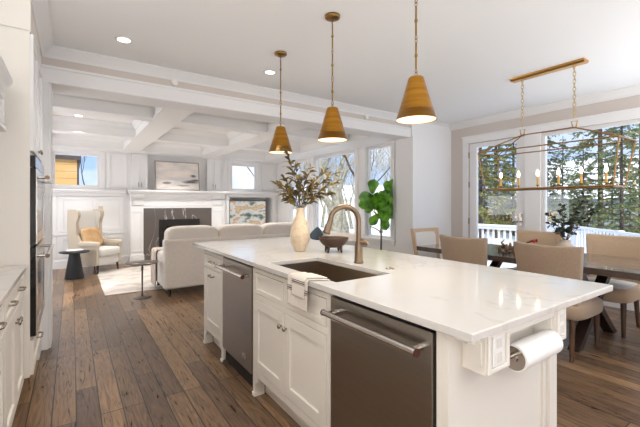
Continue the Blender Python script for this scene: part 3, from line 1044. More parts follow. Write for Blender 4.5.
def feet(m, y0, y1, x=IX):
    """furniture feet at both ends of a base rail"""
    for (a, b, s) in ((y0, y0 + 0.035, 1), (y1 - 0.035, y1, -1)):
        m.box(x - 0.012, a, 0.0, x + 0.06, b, 0.14)
    m.box(x - 0.020, y0, 0.0, x + 0.05, y0 + 0.04, 0.022)
    m.box(x - 0.020, y1 - 0.04, 0.0, x + 0.05, y1, 0.022)
    for (ya, s) in ((y0 + 0.035, 1), (y1 - 0.035, -1)):
        pts = [(ya, 0.14)] + [(ya + s * 0.05 * math.sin(t * PI / 8), 0.14 - 0.05 * math.cos(t * PI / 8) ** 1) for t in range(0, 5)]
        m.prism([(u, v) for u, v in pts], 'x', x - 0.012, x + 0.02)


# far end cabinet of the island (drawer + door)
cb = thing('base_cabinet', 'narrow cream island cabinet with two pulls at the far end', 'cabinet', (IX + 0.3, 3.13, 0))
y0, y1 = 2.89, 3.40
m = MB(); m.box(IX, y0, 0.13, IXB, y1, CU - 0.002); feet(m, y0, y1); m.box(IX + 0.07, y0 + 0.02, 0.0, IXB - 0.02, y1 - 0.02, 0.13)
m.box(IX - 0.012, y0, 0.14, IX, y0 + 0.03, CU - 0.02); m.box(IX - 0.012, 3.37, 0.14, IX, y1, CU - 0.02)
m.box(IX - 0.012, y0 + 0.03, 0.14, IX, 3.37, 0.19); m.box(IX - 0.012, y0 + 0.03, CU - 0.045, IX, 3.37, CU - 0.02)
m.build('body', 'cabinet_paint', cb, bevel=0.002)
d = shaker_x(MB(), IX - 0.001, y0 + 0.034, 3.366, 0.725, 0.835, 0.03, 0.014).build('drawer', 'cabinet_paint', cb, bevel=0.0015)
bar_pull(IX - 0.012, 3.14, 0.785, -1, d, 0.05)
d = shaker_x(MB(), IX - 0.001, y0 + 0.034, 3.366, 0.196, 0.715, 0.06, 0.014).build('door', 'cabinet_paint', cb, bevel=0.0015)
bar_pull(IX - 0.015, 3.14, 0.665, -1, d, 0.05)


def dishwasher(y0, y1, lab, hz, badge):
    t = thing('dishwasher', lab, 'dishwasher', (IX + 0.3, (y0 + y1) / 2, 0))
    box(IX + 0.01, y0 + 0.006, 0.02, IX + DEP, y1 - 0.006, CU - 0.006).build('tub', 'toe_dark', t)
    d = box(IX - 0.018, y0 + 0.008, 0.13, IX + 0.010, y1 - 0.008, 0.862).build('door', 'steel', t, bevel=0.003)
    box(IX - 0.008, y0 + 0.008, 0.865, IX + 0.010, y1 - 0.008, CU - 0.008).build('control_strip', 'black_glass', t)
    m = MB()
    xa = IX - 0.075
    m.cyl((xa, y0 + 0.03, hz), (xa, y1 - 0.03, hz), 0.0135, None, 18)
    for yy_ in (y0 + 0.055, y1 - 0.055):
        m.tube([(IX - 0.018, yy_, hz), (xa, yy_, hz)], [0.012, 0.010], 12)
    hd = m.build('handle', 'steel_bright', d)
    for yy_, s in ((y0 + 0.03, -1), (y1 - 0.03, 1)):
        mm = MB(); mm.cyl((xa, yy_, hz), (xa, yy_ + s * 0.006, hz), 0.0145, None, 18)
        mm.build('end_cap', 'cap_red', hd)
    if badge:
        yb = y0 + 0.13
        b = MB(); b.box(IX - 0.0205, yb - 0.04, 0.20, IX - 0.018, yb + 0.04, 0.235); b.build('badge', 'steel_bright', d)
        b = MB(); b.box(IX - 0.0215, yb - 0.03, 0.213, IX - 0.0205, yb + 0.03, 0.222); b.build('badge_mark', 'steel', d)
    return t


dishwasher(2.295, 2.885, 'stainless dishwasher with small badge, farther along the island front', 0.80, True)
dishwasher(0.79, 1.392, 'stainless dishwasher nearest the camera, right of the sink cabinet', 0.80, False)

# sink cabinet
cb = thing('sink_cabinet', 'cream two-door cabinet under the sink with furniture feet', 'cabinet', (IX + 0.3, 1.85, 0))
y0, y1 = 1.396, 2.291
m = MB()
m.box(IX, y0, 0.13, IX + 0.045, y1, CU - 0.002); m.box(IX + 0.045, y0, 0.13, IXB, y0 + 0.018, CU - 0.002); m.box(IX + 0.045, y1 - 0.018, 0.13, IXB, y1, CU - 0.002)
m.box(IX + 0.045, y0 + 0.018, 0.13, IXB, y1 - 0.018, 0.15); m.box(1.772, y0 + .018, 0.15, IXB, y1 - .018, CU - 0.002)
feet(m, y0, y1); m.box(IX + 0.07, y0 + 0.02, 0.0, IXB - 0.02, y1 - 0.02, 0.13)
m.box(IX - 0.012, y0, 0.14, IX, y0 + 0.03, CU - 0.02); m.box(IX - 0.012, y1 - 0.03, 0.14, IX, y1, CU - 0.02)
m.box(IX - 0.012, y0 + 0.03, 0.14, IX, y1 - 0.03, 0.19); m.box(IX - 0.012, y0 + 0.03, CU - 0.045, IX, y1 - 0.03, CU - 0.02)
m.box(IX - 0.012, y0 + 0.03, 0.665, IX, y1 - 0.03, 0.70)
m.box(IX - 0.012, (y0 + y1) / 2 - 0.015, 0.70, IX, (y0 + y1) / 2 + 0.015, CU - 0.045)
m.build('body', 'cabinet_paint', cb, bevel=0.002)
ym = (y0 + y1) / 2
for (a, b) in ((y0 + 0.034, ym - 0.019), (ym + 0.019, y1 - 0.034)):
    shaker_x(MB(), IX - 0.001, a, b, 0.704, 0.837, 0.028, 0.014).build('false_drawer', 'cabinet_paint', cb, bevel=0.0015)
for (a, b, ky) in ((y0 + 0.034, ym - 0.003, ym - 0.03), (ym + 0.003, y1 - 0.034, ym + 0.03)):
    d = shaker_x(MB(), IX - 0.001, a, b, 0.196, 0.661, 0.06, 0.016).build('door', 'cabinet_paint', cb, bevel=0.0015)
    knob(IX - 0.017, ky, 0.585, -1, d)

# near end panel block of the island
cb = thing('island_end_cabinet', 'cream island end under the overhang with outlet boxes on both sides', 'cabinet', (1.4, 0.76, 0))
YE = 0.741
m = MB(); m.box(IX - 0.012, YE, 0.0, IXB, 0.786, CU - 0.002)
m.box(IX - 0.02, YE - 0.006, 0.0, IXB + 0.008, YE, 0.10)
m.box(1.71, YE - 0.014, 0.10, IXB + 0.004, YE, CU - 0.002)
m.box(IX - 0.012, YE - 0.004, 0.10, IX + 0.04, YE, CU - 0.002)
m.build('end_panel', 'cabinet_paint', cb, bevel=0.002)
m = MB(); m.box(1.66, YE - 0.009, 0.10, 1.668, YE, 0.86); m.build('groove_bead', 'cabinet_paint', cb)
# back run of the island
for (ya, yb) in ((0.7865, 1.3945), (2.2925, 2.8885)):
    box(1.735, ya, 0.0, IXB, yb, CU - 0.002).build('back_panel', 'cabinet_paint', cb)
# outlet boxes
YB0 = 0.655
for i, (x0, x1) in enumerate(((1.095, 1.234), (1.590, 1.672))):
    m = MB(); m.box(x0, YB0, 0.747, x1, YE - 0.001, CU - 0.002)
    m.box(x0 + 0.004, YB0 - 0.008, 0.751, x0 + 0.02, YB0, CU - 0.006); m.box(x1 - 0.02, YB0 - 0.008, 0.751, x1 - 0.004, YB0, CU - 0.006)
    m.box(x0 + 0.02, YB0 - 0.008, 0.751, x1 - 0.02, YB0, 0.765); m.box(x0 + 0.02, YB0 - 0.008, CU - 0.02, x1 - 0.02, YB0, CU - 0.006)
    # curved side bracket with arch
    pts = [(YB0 + 0.012, 0.775)] + [(YB0 + 0.042 - 0.028 * math.cos(a), 0.845 + 0.02 * math.sin(a)) for a in [k * PI / 8 for k in range(9)]] + [(YB0 + 0.072, 0.775)]
    m.prism(pts, 'x', x0 - 0.006, x0)
    bx_ = m.build('outlet_box', 'cabinet_paint', cb, bevel=0.002)
    xm = (x0 + x1) / 2; pw_ = min(0.034, (x1 - x0) / 2 - 0.021)
    m = MB(); m.box(xm - pw_, YB0 - 0.007, 0.768, xm + pw_, YB0 - 0.001, 0.868); pl_ = m.build('outlet_plate', 'outlet_white', bx_, bevel=0.002)
    for zc in (0.795, 0.842):
        m = MB(); m.box(xm - 0.016, YB0 - 0.0084, zc - 0.015, xm + 0.016, YB0 - 0.0071, zc + 0.016)
        for sx_ in (-0.0085, 0.0055): m.box(xm + sx_, YB0 - 0.0087, zc, xm + sx_ + 0.003, YB0 - 0.0083, zc + 0.010)
        m.build('socket', 'socket_grey', bx_)
m = MB(); m.box(1.2345, YB0 + 0.004, 0.850, 1.5895, YB0 + 0.03, CU - 0.002)
m.build('apron_rail', 'cabinet_paint', cb, bevel=0.002)
# small corbel scroll at the corner
m = MB()
pts = [(IX + 0.078, CU - 0.003), (IX + 0.01, CU - 0.003)] + [(IX + 0.028 - 0.018 * math.cos(a), CU - 0.012 - 0.026 * math.sin(a)) for a in [k * PI / 10 for k in range(6)]] + [(IX + 0.05, CU - 0.046), (IX + 0.078, CU - 0.05)]
m.prism(pts[::-1], 'y', YB0 + 0.03, YE - 0.001, True)
m.build('corbel', 'cabinet_paint', cb)
# outlet in the recess
m = MB(); m.box(1.30, YE - 0.006, 0.80, 1.37, YE, 0.86); rp = m.build('recess_outlet', 'outlet_white', cb)
box(1.320, YE - 0.008, 0.815, 1.350, YE - 0.006, 0.846).build('socket', 'outlet_dark', rp)

# paper towel roll on its rod
hd = thing('paper_towel_holder', 'metal rod holder spanning between the island outlet boxes', 'holder', (1.405, 0.67, 0.76))
PZ, PY = 0.750, 0.672
m = MB(); m.cyl((1.236, PY, PZ + 0.012), (1.589, PY, PZ + 0.012), 0.008); m.build('rod', 'steel_bright', hd)
rl = thing('paper_towel_roll', 'thick white paper towel roll hanging under the island overhang', 'paper towel', (1.43, PY, PZ))
L0, L1 = 1.303, 1.583
m = MB()
n = 36
for (xa, ra, xb, rb) in ((L0, 0.0475, L1, 0.0475), (L0, 0.036, L0, 0.0475), (L1, 0.0475, L1, 0.036), (L1, 0.036, L0, 0.036)):
    vs = [(x_, PY + r_ * math.cos(2 * PI * k / n), PZ + r_ * math.sin(2 * PI * k / n)) for (x_, r_) in ((xa, ra), (xb, rb)) for k in range(n)]
    m.add(vs, [(k, (k + 1) % n, n + (k + 1) % n, n + k) for k in range(n)], xa != xb)
m.build('paper', 'paper_white', rl)
m = MB(); m.tube([(L0 - 0.003, PY, PZ), (L0 + 0.012, PY, PZ)], [0.042, 0.0355], 28); m.cyl((L0 - 0.009, PY, PZ), (L0 - 0.001, PY, PZ), 0.014)
m.build('end_disc', 'nickel', rl)

# faucet
FXc, FYc = 1.540, 1.797
fc = thing('kitchen_faucet', 'bronze gooseneck pull-down faucet standing behind the island sink', 'faucet', (FXc, FYc, CT))
m = MB(); m.lathe([(0.001, CT + 0.0005), (0.031, CT + 0.0005), (0.031, CT + 0.01), (0.027, CT + 0.014), (0.0265, CT + 0.10), (0.024, CT + 0.115), (0.020, CT + 0.13), (0.019, CT + 0.14)], FXc, FYc, 24)
m.build('base', 'bronze_faucet', fc)
pts = []
sx, sy = -0.92, 0.39     # direction of the spout
rr = 0.095
za = CT + 0.272
for k in range(5): pts.append((FXc, FYc, CT + 0.12 + (za - CT - 0.12) * k / 4))
for k in range(1, 17):
    a = k / 16 * R(176)
    d = rr - rr * math.cos(a)
    pts.append((FXc + sx * d, FYc + sy * d, za + rr * math.sin(a)))
m = MB(); m.tube(pts, 0.0165, 16); m.build('spout', 'bronze_faucet', fc)
e = Vector(pts[-1]); dv = (Vector(pts[-1]) - Vector(pts[-2])).normalized(); dv = (dv + Vector((sx, sy, 0)) * 0.16).normalized()
m = MB(); m.tube([e - dv * 0.004, e + dv * 0.025, e + dv * 0.03, e + dv * 0.075, e + dv * 0.083, e + dv * 0.088], [0.018, 0.018, 0.021, 0.024, 0.027, 0.022], 18); m.build('spray_head', 'bronze_faucet', fc)
m = MB(); p = Vector((FXc, FYc, CT + 0.135)); q = p + Vector((0.02, -0.03, 0.0)).normalized() * 0.045
m.cyl(p, q, 0.017, 0.015)
m.tube([p + Vector((0, 0, 0.028)), p.lerp(q, 0.6) + Vector((0, 0, 0.018)), q + Vector((0.010, -0.015, -0.012))], [0.007, 0.009, 0.013], 10)
m.build('lever', 'bronze_faucet', fc)
# air switch
tag(MB().lathe([(0.0005, CT + 0.009), (0.014, CT + 0.009), (0.016, CT + 0.006), (0.024, CT + 0.005), (0.026, CT + 0.0005)], 1.553, 1.528, 22).build('air_switch_button', 'nickel'), 'small round metal button set in the worktop right of the faucet', 'button')

# wooden footed bowl
BX, BY = 1.725, 2.32
bw = thing('wooden_bowl', 'dark carved wooden bowl on stubby legs beside the faucet', 'bowl', (BX, BY, CT))
zb = CT + 0.038
m = MB(); m.lathe([(0.001, zb), (0.045, zb), (0.085, zb + 0.018), (0.110, zb + 0.048), (0.120, zb + 0.070), (0.119, zb + 0.078), (0.110, zb + 0.078), (0.106, zb + 0.062), (0.085, zb + 0.035), (0.05, zb + 0.014), (0.001, zb + 0.012)], BX, BY, 36)
m.build('dish', 'bowl_wood', bw)
for k in range(4):
    a = R(20 + 90 * k)
    m = MB(); m.tube([(BX + 0.068 * math.cos(a), BY + 0.068 * math.sin(a), zb + 0.022), (BX + 0.076 * math.cos(a), BY + 0.076 * math.sin(a), CT + 0.0005)], [0.014, 0.008], 10); m.build('leg', 'bowl_wood', bw)

# ceramic vase and olive branches
VX, VY = 1.531, 2.516
vs_ = thing('vase', 'tall tan bottle-shaped ceramic vase on the island worktop', 'vase', (VX, VY, CT))
prof = [(0.001, CT + 0.0005), (0.040, CT + 0.0005), (0.046, CT + 0.01), (0.068, CT + 0.06), (0.080, CT + 0.115), (0.081, CT + 0.14), (0.072, CT + 0.19), (0.052, CT + 0.245), (0.034, CT + 0.285), (0.029, CT + 0.315), (0.030, CT + 0.345), (0.033, CT + 0.352), (0.026, CT + 0.352), (0.023, CT + 0.31), (0.001, CT + 0.30)]
MB().lathe(prof, VX, VY, 36).build('body', 'vase_ceramic', vs_)


def leaf(m, p, d, nrm, L, W, fold=0.15, droop=0.1, seg=4, fiddle=False):
    d = Vector(d).normalized(); nrm = Vector(nrm)
    s = d.cross(nrm)
    if s.length < 1e-4: s = d.cross(Vector((1, 0, 0.2)))
    s.normalize(); nn = s.cross(d).normalized()
    vs, fs = [], []
    for i in range(seg + 1):
        t = i / seg
        if fiddle: wv = W * (0.05, 0.42, 0.6, 0.74, 0.92, 1.04, 1.04, 0.8, 0.22)[min(i, 8)]
        else: wv = W * math.sin(PI * (t * 0.92 + 0.04)) ** 0.8
        c0 = Vector(p) + d * (L * t) - Vector((0, 0, 1)) * (droop * L * t * t)
        vs += [c0 - s * wv / 2 + nn * fold * wv, c0, c0 + s * wv / 2 + nn * fold * wv]
    for i in range(seg):
        a = i * 3
        fs += [(a, a + 1, a + 4, a + 3), (a + 1, a + 2, a + 5, a + 4)]
    m.add(vs, fs, True)


random.seed(4)
# the view axis across the picture for fanning the branches
RX, RY = math.cos(YAW), -math.sin(YAW)
fans = [(-0.17, 0.15, 0.16), (-0.14, 0.28, 0.05), (-0.10, 0.46, -0.08), (-0.05, 0.40, 0.12), (0.09, 0.34, -0.1), (0.20, 0.33, 0.05), (0.30, 0.24, -0.05), (-0.18, 0.22, -0.12), (0.0, 0.28, 0.15), (0.12, 0.24, 0.1), (-0.13, 0.2, 0.1), (0.24, 0.16, 0.1), (0.28, 0.31, 0.0)]
for i, (fx, fz, fd) in enumerate(fans):
    b = thing('olive_branch', 'dried olive branch standing in the tan vase', 'branch', (VX, VY, CT + 0.31), 'olive branches in the tan vase')
    base = Vector((VX, VY, CT + 0.315))
    tip = base + Vector((RX * fx + RY * -fd * 0 + fd * math.sin(YAW), RY * fx + fd * math.cos(YAW), fz))
    mid = base + Vector((RX * fx * 0.22, RY * fx * 0.22, fz * 0.62))
    pts = []
    for k in range(9):
        t = k / 8
        pts.append((1 - t) ** 2 * base + 2 * t * (1 - t) * mid + t * t * tip)
    pts[-1] += Vector((0, 0, -0.02))
    MB().tube(pts, [0.003 - 0.0022 * k / 8 for k in range(9)], 5).build('stem', 'stem_brown', b)
    m = MB()
    nl = 27
    for k in range(nl):
        t = 0.30 + 0.70 * k / (nl - 1)
        q = (1 - t) ** 2 * base + 2 * t * (1 - t) * mid + t * t * tip
        tang = (tip - base).normalized()
        sd = Vector((random.uniform(-1, 1), random.uniform(-1, 1), random.uniform(-0.5, 0.8)))
        leaf(m, q, tang * 0.75 + sd * 0.85, Vector((random.uniform(-1, 1), random.uniform(-1, 1), 0.6)), random.uniform(0.06, 0.105), random.uniform(0.016, 0.023), 0.2, 0.35)
    m.build('leaves', 'leaf_olive', b)

# towel draped over the counter edge
def towel_pt(u, v, off=0.0):
    """u along the counter edge, v from the inner end over the edge and down"""
    L1_, L2_ = 0.15, 0.165
    y = 1.722 - 0.20 * u
    s = v * (L1_ + L2_)
    wob = 0.0016 * math.sin(u * 19 + 1) + 0.0012 * math.sin(u * 31 + v * 3)
    if s < L1_ - 0.012:
        x = 0.975 + (L1_ - s) * 0.62
        z = CT + 0.004 + abs(wob) + off
        y += -0.045 * (1 - s / L1_) * (0.3 + u)
        return (x, y, z)
    t = min(1, (s - (L1_ - 0.012)) / 0.024)
    a = t * PI / 2
    xe, ze = 0.981, CT
    r0 = 0.006
    if t < 1:
        return (xe - (r0 + off) * math.sin(a) + 0.004 * (1 - t), y, ze - 0.002 + (r0 + off) * math.cos(a))
    dn = s - (L1_ + 0.012)
    return (xe - r0 - off - 0.004 - 2.2 * abs(wob) * min(1, dn * 10), y + 0.02 * dn * (u - 0.5) , ze - 0.004 - dn)
tw = thing('dish_towel', 'cream dish towel with dark stripes draped over the island edge', 'towel', (0.98, 1.64, CT))
m = MB(); m.grid(lambda u, v: towel_pt(u, v), 26, 44); m.build('towel_cloth', 'towel', tw, solid=0.003)
m = MB(); m.grid(lambda u, v: tuple(Vector(towel_pt(u * 0.62 + 0.3, v * 0.80, 0.007)) + Vector((0, 0.004, 0))), 18, 34); m.build('towel_fold', 'towel', tw, solid=0.003)

# ------------------------------------------------------------------ pendants
def pendant(x, y, lab):
    t = thing('pendant_lamp', lab, 'pendant lamp', (x, y, CZ), 'brass cone pendants over the island')
    MB().lathe([(0.001, CZ - 0.028), (0.012, CZ - 0.030), (0.042, CZ - 0.026), (0.056, CZ - 0.018), (0.058, CZ - 0.001), (0.001, CZ - 0.001)], x, y, 28).build('canopy', 'brass_antique', t)
    zt, zb_ = 2.012, 1.772
    segs = [(CZ - 0.030, CZ - 0.075), (2.52, 2.475), (2.255, 2.21), (2.07, 2.03)]
    zr = [(CZ - 0.066, 2.44), (2.43, 2.245), (2.235, 2.045)]
    for (a, b) in ((CZ - 0.062, 2.455), (2.415, 2.250), (2.210, 2.062)):
        m = MB(); m.cyl((x, y, a), (x, y, b), 0.0055, None, 10)
        m.lathe([(0.0056, (a + b) / 2 + .01), (0.009, (a + b) / 2 + .006), (0.009, (a + b) / 2 - .006), (0.0056, (a + b) / 2 - .01)], x, y, 10)
        m.build('rod', 'brass_antique', t)
    for zc in (CZ - 0.046, 2.444, 2.426, 2.239, 2.221, 2.051, 2.032):
        m = MB(); ps = []
        for k in range(12):
            a = 2 * PI * k / 12
            if round(zc * 1000) % 2: ps.append((x + 0.008 * math.cos(a), y, zc + 0.0125 * math.sin(a)))
            else: ps.append((x, y + 0.008 * math.cos(a), zc + 0.0125 * math.sin(a)))
        m.tube(ps, 0.0024, 6, closed=True); m.build('chain_link', 'brass_antique', t)
    m = MB(); m.lathe([(0.001, zt + 0.006), (0.012, zt + 0.006), (0.012, zt + 0.002), (0.040, zt), (0.042, zt - 0.004), (0.110, zb_ + 0.004), (0.114, zb_), (0.112, zb_), (0.041, zt - 0.010), (0.001, zt - 0.006)], x, y, 48)
    sh_ = m.build('shade', 'brass', t)
    m = MB(); m.lathe([(0.0395, zt - 0.012), (0.1095, zb_ + 0.002)], x, y, 48); m.build('shade_lining', 'shade_inside', sh_)
    m = MB(); m.lathe([(0.001, zb_ + 0.012), (0.1055, zb_ + 0.012)], x, y, 32); m.build('diffuser', 'shade_inside2', sh_)
    l = bpy.data.lights.new('pendant', 'AREA'); l.shape = 'DISK'; l.size = 0.18; l.energy = 3; l.color = (1, 0.86, 0.66)
    ob = bpy.data.objects.new('pendant_light', l); COL.objects.link(ob); ob.parent = t; ob.location = (0, 0, zb_ - CZ - 0.002)
    return t


mat('shade_inside2', rgb(252, 240, 214), 0.6, emit=((1.0, 0.88, 0.68, 1), 0.8))
pendant(1.60, 2.975, 'brass cone pendant farthest along the island, beside a recessed light')
pendant(1.60, 2.165, 'brass cone pendant in the middle of the three')
pendant(1.60, 1.372, 'brass cone pendant nearest the camera, largest in view')

# ------------------------------------------------------------------ chandelier
ch = thing('chandelier', 'open brass lantern chandelier with candle bulbs over the dining table', 'chandelier', (4.10, 1.77, CZ))
m = MB(); m.prism([(4.04, CZ - 0.001), (4.045, CZ - 0.02), (4.06, CZ - 0.035), (4.14, CZ - 0.035), (4.155, CZ - 0.02), (4.16, CZ - 0.001)], 'y', 1.42, 2.13)
m.build('canopy', 'brass_light', ch, bevel=0.003)
RZ = 2.055
for yc in (2.02, 1.52):
    m = MB()
    z = CZ - 0.040; k = 0
    while z > RZ + 0.085:
        ps = []
        for j in range(12):
            a = 2 * PI * j / 12
            if k % 2: ps.append((4.10 + 0.012 * math.cos(a), yc, z + 0.024 * math.sin(a)))
            else: ps.append((4.10, yc + 0.012 * math.cos(a), z + 0.024 * math.sin(a)))
        m.tube(ps, 0.0036, 6, closed=True)
        z -= 0.038; k += 1
    m.build('chain', 'brass_pale', ch)
    m = MB(); m.tube([(4.10, yc - 0.016, RZ + 0.004), (4.10, yc - 0.026, RZ + 0.06), (4.10, yc + 0.026, RZ + 0.06), (4.10, yc + 0.016, RZ + 0.004)], 0.006, 6, closed=True)
    m.build('hanger_loop', 'brass_light', ch)
UA = [(3.89, 2.42), (4.31, 2.42), (4.31, 1.105), (3.89, 1.105)]
LA = [(3.95, 2.36), (4.25, 2.36), (4.25, 1.165), (3.95, 1.165)]
UZ, LZ2 = 1.885, 1.458
def bar(m, a, b, t=0.0065):
    a, b = Vector(a), Vector(b)
    m.tube([a, b], t, 4)
m = MB()
for i in range(4):
    j = (i + 1) % 4
    bar(m, UA[i] + (UZ,), UA[j] + (UZ,)); bar(m, LA[i] + (LZ2,), LA[j] + (LZ2,), 0.010)
    bar(m, UA[i] + (UZ,), LA[i] + (LZ2,))
bar(m, (4.10, 2.02, RZ), (4.10, 1.52, RZ))
for (x, y) in UA:
    bar(m, (x, y, UZ), (4.10, 2.02 if y > 1.7 else 1.52, RZ))
m.build('frame', 'brass_frame', ch)
m = MB(); m.box(4.088, 1.165, LZ2 - 0.007, 4.112, 2.36, LZ2 + 0.007); m.build('centre_rail', 'brass_light', ch)
for k in range(6):
    yc = 1.262 + k * 0.2
    m = MB(); m.lathe([(0.004, LZ2 + 0.007), (0.004, LZ2 + 0.03), (0.017, LZ2 + 0.034), (0.019, LZ2 + 0.040), (0.004, LZ2 + 0.041)], 4.10, yc, 14); m.cyl((4.10, yc, LZ2 + 0.006), (4.10, yc, LZ2 + 0.04), 0.004, None, 8)
    cup = m.build('candle_cup', 'brass_antique', ch)
    m = MB(); m.cyl((4.10, yc, LZ2 + 0.041), (4.10, yc, LZ2 + 0.135), 0.0105, None, 12); m.build('candle_sleeve', 'candle_sleeve', cup)
    m = MB(); m.lathe([(0.006, LZ2 + 0.135), (0.013, LZ2 + 0.15), (0.0145, LZ2 + 0.165), (0.009, LZ2 + 0.19), (0.001, LZ2 + 0.205)], 4.10, yc, 12); m.build('bulb', 'flame_bulb', cup)

# ------------------------------------------------------------------ left run: base cabinets, counter, oven tower
BFX = -0.268
TY0, TY1, TX = 2.95, 3.80, -0.222
o = box(XL, -2.2, CU, -0.235, TY0 - 0.003, CT).build('left_countertop', 'quartz', None, bevel=0.004)
tag(o, 'white quartz worktop along the left wall beside the tall oven cabinet', 'countertop')
units = [(2.17, 2.945), (1.39, 2.165), (0.61, 1.385), (-0.17, 0.605)]
labs = ['cream base cabinet under the left worktop, touching the oven tower', 'cream base cabinet under the left worktop, second from the oven tower', 'cream base cabinet under the left worktop, cut by the picture edge', 'cream base cabinet under the left worktop beside the camera']
for (y0, y1), lab in zip(units, labs):
    cb = thing('base_cabinet', lab, 'cabinet', (BFX - 0.3, (y0 + y1) / 2, 0))
    m = MB(); m.box(XL + 0.03, y0, 0.17, BFX, y1, CU - 0.002); m.box(XL + 0.03, y0, 0.0, BFX - 0.14, y1, 0.17); m.build('body', 'cabinet_paint', cb)
    ym = (y0 + y1) / 2
    d = shaker_x(MB(), BFX - 0.0005, y0 + 0.004, y1 - 0.004, 0.73, 0.872, 0.035, 0.018, 1).build('drawer', 'cabinet_paint', cb, bevel=0.002)
    bar_pull(BFX + 0.01, y0 + 0.2, 0.80, 1, d, 0.04); bar_pull(BFX + 0.01, y1 - 0.2, 0.80, 1, d, 0.04)
    for (a, b, ky) in ((y0 + 0.004, ym - 0.002, ym - 0.035), (ym + 0.002, y1 - 0.004, ym + 0.035)):
        d = shaker_x(MB(), BFX - 0.0005, a, b, 0.18, 0.722, 0.06, 0.018, 1).build('door', 'cabinet_paint', cb, bevel=0.002)
        knob(BFX + 0.017, ky, 0.66, 1, d)

tw_ = thing('oven_tower_cabinet', 'tall cream cabinet housing the wall ovens at left', 'cabinet', (-0.55, 3.37, 0))
m = MB()
m.box(XL, TY0, 0.19, TX, TY0 + 0.035, 2.60); m.box(XL, TY1 - 0.03, 0.19, TX, TY1, 2.60)
m.box(XL, TY0 + 0.035, 0.19, TX, TY1 - 0.03, 0.43); m.box(XL, TY0 + 0.035, 1.62, TX, TY1 - 0.03, 2.60)
m.box(XL, TY0 + 0.035, 0.43, -0.8, TY1 - 0.03, 1.62)
m.box(XL, TY0, 2.40, TX + 0.006, TY1, 2.405)
m.box(XL, TY0 - 0.003, 2.405, TX + 0.004, TY0, 2.60)
m.box(XL, TY0 + 0.05, 0.0, TX - 0.10, TY1, 0.19)
m.box(XL, TY0, 2.60, TX, TY1, CZ - 0.001)
m.build('body', 'cabinet_paint', tw_, bevel=0.002)
ym = (TY0 + TY1) / 2
for (a, b, ky) in ((TY0 + 0.012, ym - 0.002, ym - 0.03), (ym + 0.002, TY1 - 0.012, ym + 0.03)):
    d = shaker_x(MB(), TX - 0.0005, a, b, 1.64, 2.39, 0.06, 0.018, 1).build('door', 'trim_white', tw_, bevel=0.002)
    knob(TX + 0.017, ky, 1.68, 1, d)
d = shaker_x(MB(), TX - 0.0005, TY0 + 0.012, TY1 - 0.012, 0.20, 0.42, 0.05, 0.018, 1).build('drawer', 'cabinet_paint', tw_, bevel=0.002)
bar_pull(TX + 0.012, ym, 0.33, 1, d, 0.06)
ov = thing('wall_oven', 'black and stainless double wall oven built into the tall cabinet', 'oven', (-0.4, 3.37, 0.43))
box(-0.78, TY0 + 0.04, 0.435, TX - 0.002, TY1 - 0.035, 1.615).build('housing', 'black_metal', ov)
for (z0, z1, hz) in ((1.035, 1.53, 1.475), (0.445, 1.02, 0.955)):
    m = MB(); m.box(TX, TY0 + 0.012, z0, TX + 0.030, TY1 - 0.012, z1); d = m.build('oven_door', 'black_glass', ov, bevel=0.002)
    m = MB()
    m.box(TX + 0.030, TY0 + 0.014, z1 - 0.11, TX + 0.034, TY1 - 0.014, z1 - 0.003); m.box(TX + 0.030, TY0 + 0.014, z0 + 0.003, TX + 0.034, TY1 - 0.014, z0 + 0.07)
    m.box(TX + 0.030, TY0 + 0.014, z0 + 0.07, TX + 0.034, TY0 + 0.09, z1 - 0.11); m.box(TX + 0.030, TY1 - 0.09, z0 + 0.07, TX + 0.034, TY1 - 0.014, z1 - 0.11)
    m.build('door_trim', 'steel_bright', d)
    m = MB(); xa = TX + 0.088
    m.cyl((xa, TY0 + 0.05, hz), (xa, TY1 - 0.05, hz), 0.0125, None, 16)
    for yy_ in (TY0 + 0.08, TY1 - 0.08): m.cyl((TX + 0.034, yy_, hz), (xa, yy_, hz), 0.010, None, 12)
    hd_ = m.build('handle', 'steel_bright', d)
    m = MB(); m.cyl((xa, TY0 + 0.044, hz), (xa, TY0 + 0.05, hz), 0.0135, None, 16); m.build('end_cap', 'bronze_faucet', hd_)
m = MB(); m.box(TX, TY0 + 0.012, 1.54, TX + 0.028, TY1 - 0.012, 1.612); m.build('control_panel', 'black_glass', ov, bevel=0.002)

# filler pilaster between tower and opening
trim(box(XL, TY1 + 0.002, 0, -0.225, YW, CZ))

# wall cabinet / hood at far left edge
hb = thing('wall_cabinet', 'white crowned wall cabinet cut off at the left picture edge', 'cabinet', (-0.6, 2.2, 1.74))
HX = -0.345
m = MB(); m.box(XL, 1.5, 1.76, HX, 2.86, 1.97); m.build('body', 'trim_white', hb)
m = MB(); m.box(XL, 1.48, 1.735, HX + 0.02, 2.875, 1.76); m.prism([(HX, 1.97), (HX + 0.008, 1.975), (HX + 0.02, 2.0), (HX + 0.045, 2.03), (HX + 0.05, 2.05), (HX - 0.2, 2.05), (HX - 0.2, 1.97)], 'y', 1.48, 2.875)
m.build('crown', 'trim_white', hb, bevel=0.002)
m = MB(); shaker_x(m, HX, 1.52, 2.18, 1.775, 1.96, 0.04, 0.012, 1); shaker_x(m, HX, 2.19, 2.85, 1.775, 1.96, 0.04, 0.012, 1); m.build('front_panel', 'trim_white', hb)
m = MB(); m.box(XL, 2.4, 2.05, -0.56, 2.84, CZ - 0.001); m.build('upper_box', 'trim_white', hb)

